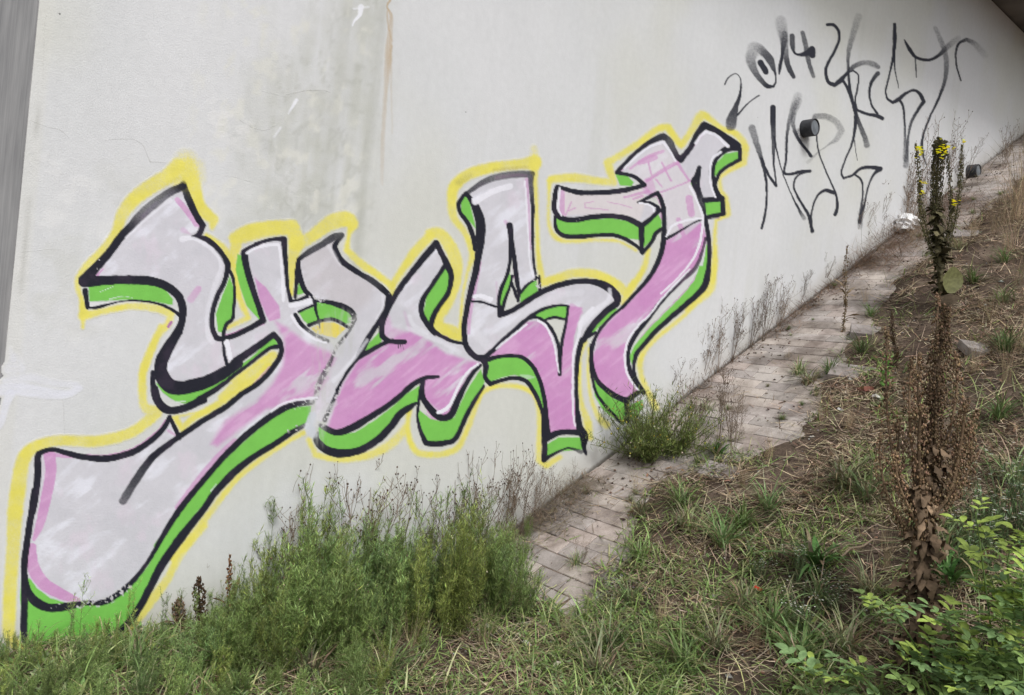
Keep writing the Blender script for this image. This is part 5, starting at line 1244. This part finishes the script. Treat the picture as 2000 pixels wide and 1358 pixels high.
# --- living mullein higher on the bank
pb2 = on_ground(1842, 612)
lm = thing('mullein', 'branched mullein with yellow flowers at its tips in front of the wall', 'plant', pb2)
LC = (.085, .078, .038)
def loc2(px, py, dep=0.): return loc(px, py, pb2, dep)
main = np.array([loc2(1842, 615), loc2(1838, 560), loc2(1832, 480), loc2(1828, 420), loc2(1830, 350), loc2(1833, 300), loc2(1836, 272)])
gs = Geo(); tube(gs, main[:4], .022, .016, (.10, .09, .045), 8); part('stalk', gs, M_STEM, lm)
g1, g2 = Geo(), Geo(); spike(g1, g2, main[2:], .078, 2400, q, LC, .12); part('flower_spike', g1, M_DRY, lm); part('branch', g2, M_STEM, lm)
g = Geo(); beads(g, [loc2(1835 + q.normal(0, 6), 281 + q.normal(0, 5)) for _ in range(60)], .012, (.05, .045, .025)); part('bud_tip', g, M_DRY, lm)
for path_, w_, n_ in (([(1830, 520), (1804, 425), (1795, 345), (1788, 282)], .034, 520), ([(1830, 520), (1800, 440), (1796, 390), (1796, 350)], .026, 300), ([(1836, 520), (1858, 410), (1855, 350), (1847, 283)], .030, 460), ([(1838, 540), (1867, 425), (1876, 350), (1879, 283)], .034, 520), ([(1840, 480), (1856, 450), (1864, 400)], .028, 240), ([(1826, 430), (1823, 380), (1824, 325)], .032, 260)):
    P_ = np.array([loc2(a, b) for a, b in path_]); P_ = smooth(np.hstack([P_, np.zeros((len(P_), 1))]), 4)[:, :3]
    g1, g2 = Geo(), Geo(); spike(g1, g2, P_, w_, n_, q, np.array(LC) * q.uniform(.85, 1.2)); part('flower_spike', g1, M_DRY, lm); part('branch', g2, M_STEM, lm)
g = Geo()
for (cx, cy, s, n) in ((1836, 297, 8, 24), (1790, 292, 4, 14), (1791, 305, 4, 10), (1797, 360, 3, 6), (1862, 395, 5, 10), (1876, 283, 3, 5), (1798, 380, 3, 5), (1848, 290, 3, 5)):
    for _ in range(n):
        c = loc2(cx + q.normal(0, s), cy + q.normal(0, s), -.04); m_ = 5
        V, Q, T, Cc = blades(np.repeat(c[None], m_, 0), np.arange(m_) / m_ * 6.28 + q.random(), np.full(m_, q.uniform(.9, 1.4)), np.full(m_, .012), np.full(m_, .012), np.zeros(m_), (.5, 1, 0), vary((.85, .82, .04), m_, .10, q)); g.add(V, Q, T, Cc)
part('flower_heads', g, M_FLOWER, lm, 'small yellow flowers')
for k in range(110):
    t = q.uniform(.10, .54); c = at(main, np.array([t]))[0]; g = Geo()
    bigleaf(g, c, q.uniform(0, 6.28), q.uniform(.7, 1.5), q.uniform(.06, .11), q.uniform(.03, .05), q.uniform(1.0, 2.4), np.array((.075, .066, .036)) * q.uniform(.6, 1.5), q, 6, .4); part('leaf', g, M_DRY, lm)
g = Geo(); bigleaf(g, loc2(1834, 505), -2.4, .9, .26, .05, 1.3, (.045, .04, .022), q); part('leaf', g, M_DRY, lm)
g = Geo(); c = loc2(1838, 575, -.10)
dirv = -FWD; azv = math.atan2(dirv[1], dirv[0])
bigleaf(g, c, azv + .1, -.15, .17, .14, .45, (.23, .235, .10), q, 10, .10); part('leaf', g, M_LEAF, lm, 'large round yellow-green leaf at the base')
g = Geo(); bigleaf(g, loc2(1845, 575, -.05), azv - .4, 1.5, .2, .13, 1.2, (.10, .075, .05), q, 8, .3); part('leaf', g, M_DRY, lm)

# --- smaller dead spikes
def small_spike(px, py, tx, ty, w_, n_, col, label, nm='dead_spike'):
    b = on_ground(px, py); t = thing(nm, label, 'plant', b)
    P_ = np.array([loc(px, py, b), loc((px * 2 + tx) / 3 + 3, (py * 2 + ty) / 3, b), loc((px + tx * 2) / 3 - 2, (py + ty * 2) / 3, b), loc(tx, ty, b)])
    g1, g2 = Geo(), Geo(); spike(g1, g2, P_, w_, n_, q, col); part('seed_spike', g1, M_DRY, t); part('stalk', g2, M_STEM, t)
    for k in range(9):
        g = Geo(); bigleaf(g, at(P_, np.array([q.uniform(0, .5)]))[0], q.uniform(0, 6.28), q.uniform(.4, 1.2), q.uniform(.06, .12), .02, q.uniform(.4, 1.8), np.array(col) * q.uniform(.8, 1.4), q, 5, .4); part('withered_leaf', g, M_DRY, t)
small_spike(1646, 650, 1655, 480, .03, 260, (.20, .15, .09), 'slim straw-coloured dead spike standing on the paving near the wall', 'dead_spike')
small_spike(398, 1275, 388, 1130, .05, 420, (.10, .065, .04), 'thick brown dead spike left of the green weeds')
small_spike(448, 1250, 449, 1085, .022, 170, (.16, .09, .05), 'slim rusty brown spike among the green weeds')
small_spike(352, 1240, 350, 1170, .05, 300, (.13, .09, .06), 'short brown dead spike at the left, lowest of the three')
small_spike(1750, 720, 1742, 610, .03, 240, (.10, .07, .045), 'short dark dead spike behind the dead mullein')

# rose shoots with pinnate leaves, bottom right
def leaflet(g, p0, az, lean, ln, q, col, wr=.55):
    K = 5; s = np.array([-math.sin(az), math.cos(az), 0]); p = np.array(p0, float); V = []
    for k in range(K + 1):
        t = k / K; a = lean + .5 * t; d = np.array([math.sin(a) * math.cos(az), math.sin(a) * math.sin(az), math.cos(a)]); nrm = np.cross(d, s)
        w_ = ln * wr * .5 * (math.sin(math.pi * min(1, t * .93 + .04)) ** .75)
        V += [p - s * w_ + nrm * w_ * .22, p, p + s * w_ + nrm * w_ * .22]; p = p + d * ln / K
    Q = []
    for k in range(K): b = k * 3; Q += [(b, b + 1, b + 4, b + 3), (b + 1, b + 2, b + 5, b + 4)]
    g.add(V, Q, None, np.array(col)[None] * (1 + .16 * (q.random((len(V), 1)) - .5)))
def mk_rose_leaf(k, young=False):
    q = np.random.default_rng(500 + k); g = Geo(); n = 3 if k % 3 else 2; ln = q.uniform(.09, .13)
    rach = curve((0, 0, 0), 0, .95, ln, .5, 6); tube(g, rach, .0013, .0007, (.12, .18, .05))
    col = np.array((.34, .45, .10) if young else ((.19, .295, .11), (.23, .34, .11), (.165, .26, .11))[k % 3])
    for j in range(n):
        c = at(rach, np.array([.32 + .3 * j]))[0]
        for sgn in (-1, 1): leaflet(g, c, sgn * q.uniform(1.0, 1.3), 1.25 + q.uniform(-.25, .25), q.uniform(.038, .052), q, col * q.uniform(.85, 1.2))
    leaflet(g, rach[-1], 0, 1.35, q.uniform(.045, .06), q, col)
    return g.mesh('leaf', M_LEAF)
rl = [mk_rose_leaf(k) for k in range(6)]; rly = [mk_rose_leaf(k, True) for k in range(6, 9)]
RG = 'rose shoots with toothed green leaves at the bottom right'
def rose(px, py, tx, ty, n, label, young=False, dep=0.):
    b = on_ground(px, py) if py < 1500 else on_ground(px, py)
    t = thing('rose_shoot', label, 'plant', b, 0, RG)
    e = loc(tx, ty, b, dep); mid = e * .5 + np.array([0, 0, .06 + .1 * R.random()]) + RIGHT * R.uniform(-.05, .05)
    P_ = np.array([e * 0, mid, e]); P_ = smooth(np.hstack([P_, np.zeros((3, 1))]), 8, 200)[:, :3]
    g = Geo(); tube(g, P_, .0035, .0018, (.13, .20, .06), 5); part('stem', g, M_STEM, t)
    for k in range(n):
        tt = .12 + .88 * (k + .5) / n; c = at(P_, np.array([tt]))[0]
        ms = (rly if (young or tt > .85) else rl); ob = link('leaf', ms[R.randrange(len(ms))], t); ob.location = c
        ob.rotation_euler = (R.uniform(-.3, .3), R.uniform(-.5, .25), k * 2.4 + R.uniform(-.4, .4)); s_ = R.uniform(.68, 1.0) * (.75 if tt > .9 else 1); ob.scale = (s_,) * 3
RL = 'leafy green rose shoot low at the bottom right'
rose(1950, 1390, 1905, 1000, 9, 'tall young rose shoot reaching highest at the bottom right', True)
rose(1990, 1330, 1985, 1060, 8, 'bright young rose shoot at the right edge', True)
rose(1850, 1400, 1700, 1200, 9, 'rose shoot arching left in front of the dead mullein')
for a in ((1960, 1430, 1950, 1220), (1870, 1450, 1800, 1290), (1990, 1420, 2000, 1200), (1820, 1440, 1750, 1310), (1930, 1460, 1890, 1300), (1980, 1460, 1965, 1290), (1760, 1450, 1650, 1335), (1870, 1470, 1850, 1335), (1620, 1440, 1590, 1340), (1920, 1480, 1880, 1355), (1960, 1380, 1930, 1150), (2010, 1380, 2005, 1060), (1980, 1360, 1965, 1180), (1900, 1420, 1850, 1230), (2010, 1420, 1995, 1120)):
    rose(*a, 10, say('leafy green rose shoot with tip', a[2], a[3]))
put('nettle', [('foliage', (lambda g: ([leaflet(g, (0, 0, .03 + .035 * (i // 2)), i * 1.57 + (i // 2) * .8, .9, .085 - .006 * (i // 2), np.random.default_rng(i), (.13, .27, .06), .7) for i in range(12)], g.mesh('foliage', M_LEAF))[1])(Geo()))], 1727, 770, .9, 'small bright green leafy seedling left of the dead mullein top', 'plant')

# tall dry grasses on the bank at the right edge
def mk_drygrass(r, q):
    g = Geo(); n = 60; rt = np.stack([q.normal(0, .05, n), q.normal(0, .05, n), np.zeros(n)], -1)
    V, Q, T, Cc = blades(rt, q.uniform(0, 6.28, n), q.uniform(0, .45, n), q.uniform(.4, 1, n), q.uniform(.002, .004, n), q.uniform(.0, .9, n), (1, 1, .9, .7, 0), vary((.30, .23, .15), n, .35, q), side=q.uniform(-1, 1, n)); g.add(V, Q, T, Cc)
    return [('blades', g.mesh('blades', M_DRY))]
dg = protos('dry', 4, mk_drygrass)
for px, py, sc in ((1985, 440, .75), (1965, 450, .6), (1995, 400, .8), (1940, 470, .35), (1975, 500, .45), (1900, 470, .25), (1990, 560, .4), (1800, 470, .3), (1780, 475, .28), (1850, 450, .3), (1600, 830, .2), (1730, 1120, .3), (1960, 760, .35), (1990, 700, .4), (1540, 700, .15), (1690, 590, .2), (1240, 960, .22), (1500, 900, .2), (1930, 640, .3), (1450, 960, .25), (1100, 1270, .25), (940, 1280, .22), (800, 1300, .25), (1660, 850, .25), (1900, 740, .3), (1350, 1180, .25), (1290, 1240, .25), (1480, 1280, .25)):
    put('dry_grass', dg[R.randrange(4)], px, py, sc, say('straw-coloured dry grass clump', px, py), 'plant', 'clumps of dry straw grass')

# ------------------------------------------------------------------ litter
def crumpled(px, py, s, mat, name, label, cat):
    b = on_ground(px, py) + np.array([0, -.10, .05]); n = 14; q = np.random.default_rng(9)
    t, ph = np.meshgrid(np.linspace(0, math.pi, n), np.linspace(0, 2 * math.pi, 20, endpoint=False), indexing='ij')
    rr = s * (.65 + .6 * q.random(t.shape)); rr[0] = rr[0, 0]; rr[-1] = rr[-1, 0]
    X = rr * np.sin(t) * np.cos(ph) * 1.5; Y = rr * np.sin(t) * np.sin(ph) * .8; Z = rr * np.cos(t) * .75
    idx = np.arange(n * 20).reshape(n, 20); Q = np.stack([idx[:-1], np.roll(idx, -1, 1)[:-1], np.roll(idx, -1, 1)[1:], idx[1:]], -1).reshape(-1, 4)
    g = Geo(); g.add(np.stack([X, Y, Z], -1).reshape(-1, 3), Q); o_ = link(name, g.mesh(name, mat, False), None, tuple(b)); set_props(o_, label, cat)
crumpled(1748, 448, .115, plain_mat('white_paper', (.74, .75, .76), (.84, .85, .86), .5, 8), 'crumpled_paper', 'crumpled white paper lying by the wall foot on the paving', 'litter')
def chip(px, py, s, col, name, label, cat, fl=.35):
    b = on_ground(px, py) + np.array([0, 0, .025]); q = np.random.default_rng(int(px)); g = Geo()
    o8 = np.array([(x, y, z) for x in (-1, 1) for y in (-1, 1) for z in (-1, 1)], float) * (1 + .25 * q.uniform(-1, 1, (8, 3))) * [s, s * .6, s * fl]
    g.add(o8, [(0, 1, 3, 2), (4, 6, 7, 5), (0, 4, 5, 1), (2, 3, 7, 6), (0, 2, 6, 4), (1, 5, 7, 3)], None, col)
    o_ = link(name, g.mesh(name, M_STONE, False), None, tuple(b)); o_.rotation_euler = (q.uniform(-.4, .4), q.uniform(-.4, .4), q.uniform(0, 6)); set_props(o_, label, cat)
chip(1690, 772, .036, (.19, .08, .06), 'brick_fragment', 'reddish brick fragment half buried in the bank soil', 'brick')
chip(1478, 1168, .016, (.55, .06, .03), 'plastic_scrap', 'tiny bright red scrap lying in the dry grass', 'litter')
chip(1711, 787, .02, (.62, .60, .57), 'plastic_scrap', 'small white scrap below the reddish brick fragment', 'litter')
chip(1640, 815, .016, (.62, .62, .62), 'plastic_scrap', 'small white scrap beside the paving edge', 'litter')
chip(952, 1245, .014, (.6, .6, .58), 'pebble', 'pale pebble at the lower edge of the green weeds', 'stone')
chip(1027, 1278, .015, (.6, .58, .55), 'pebble', 'pale pebble right of the green weeds', 'stone')
chip(1085, 1330, .018, (.55, .5, .42), 'pebble', 'pale elongated pebble near the bottom edge', 'stone', .25)
# broken paving slabs half buried beside the strip
def slab(px, py, s, rz, label):
    b = on_ground(px, py) + np.array([0, 0, .012]); g = Geo(); paver_geo(g, .2 * s, .12 * s, .05, None, (.95, .95, .98))
    o_ = link('loose_slab', g.mesh('loose_slab', M_PAVER, False), None, tuple(b)); o_.rotation_euler = (.05, -SLOPE + .05, rz); set_props(o_, label, 'paving stone', 'loose slabs half buried beside the paving')
slab(1670, 735, 1.4, .3, 'loose grey slab half buried below the broad weed tuft'); slab(1890, 462, 1.5, .1, 'loose slab right of the living mullein'); slab(1700, 655, 1.2, .5, 'small loose slab left of the living mullein base')
slab(1925, 690, 1.2, .9, 'pale loose slab near the right edge of the bank'); slab(1410, 930, 1.1, .2, 'loose slab under the weeds at the paving edge'); slab(1560, 800, 1.0, .2, 'loose slab at the lower paving edge')
# dead twigs lying about
def twig(px, py, qx, qy, r_, label):
    a = on_ground(px, py); b = on_ground(qx, qy); t = np.linspace(0, 1, 7)[:, None]; P_ = a + (b - a) * t; P_[:, 2] = ground_h(P_[:, 0], P_[:, 1]) + .03 + .02 * np.sin(t[:, 0] * 5)
    P_ += np.random.default_rng(int(px)).normal(0, .006, P_.shape); g = Geo(); tube(g, P_ - a, r_, r_ * .5, (.26, .20, .14), 5)
    o_ = link('twig', g.mesh('twig', M_STEM), None, tuple(a)); set_props(o_, label, 'twig')
twig(1640, 1110, 1760, 1065, .006, 'pale dead twig lying left of the dead mullein stalk'); twig(1720, 1100, 1790, 1095, .007, 'reddish dead twig at the foot of the dead mullein')
twig(1230, 1135, 1290, 1230, .004, 'thin straw twig near the lower paving corner'); twig(1520, 1110, 1420, 1065, .004, 'thin pale twig above the strap-leaved tuft'); twig(1860, 770, 1905, 820, .004, 'thin bleached twig near the right of the dead mullein')
print('objects', len(bpy.data.objects))
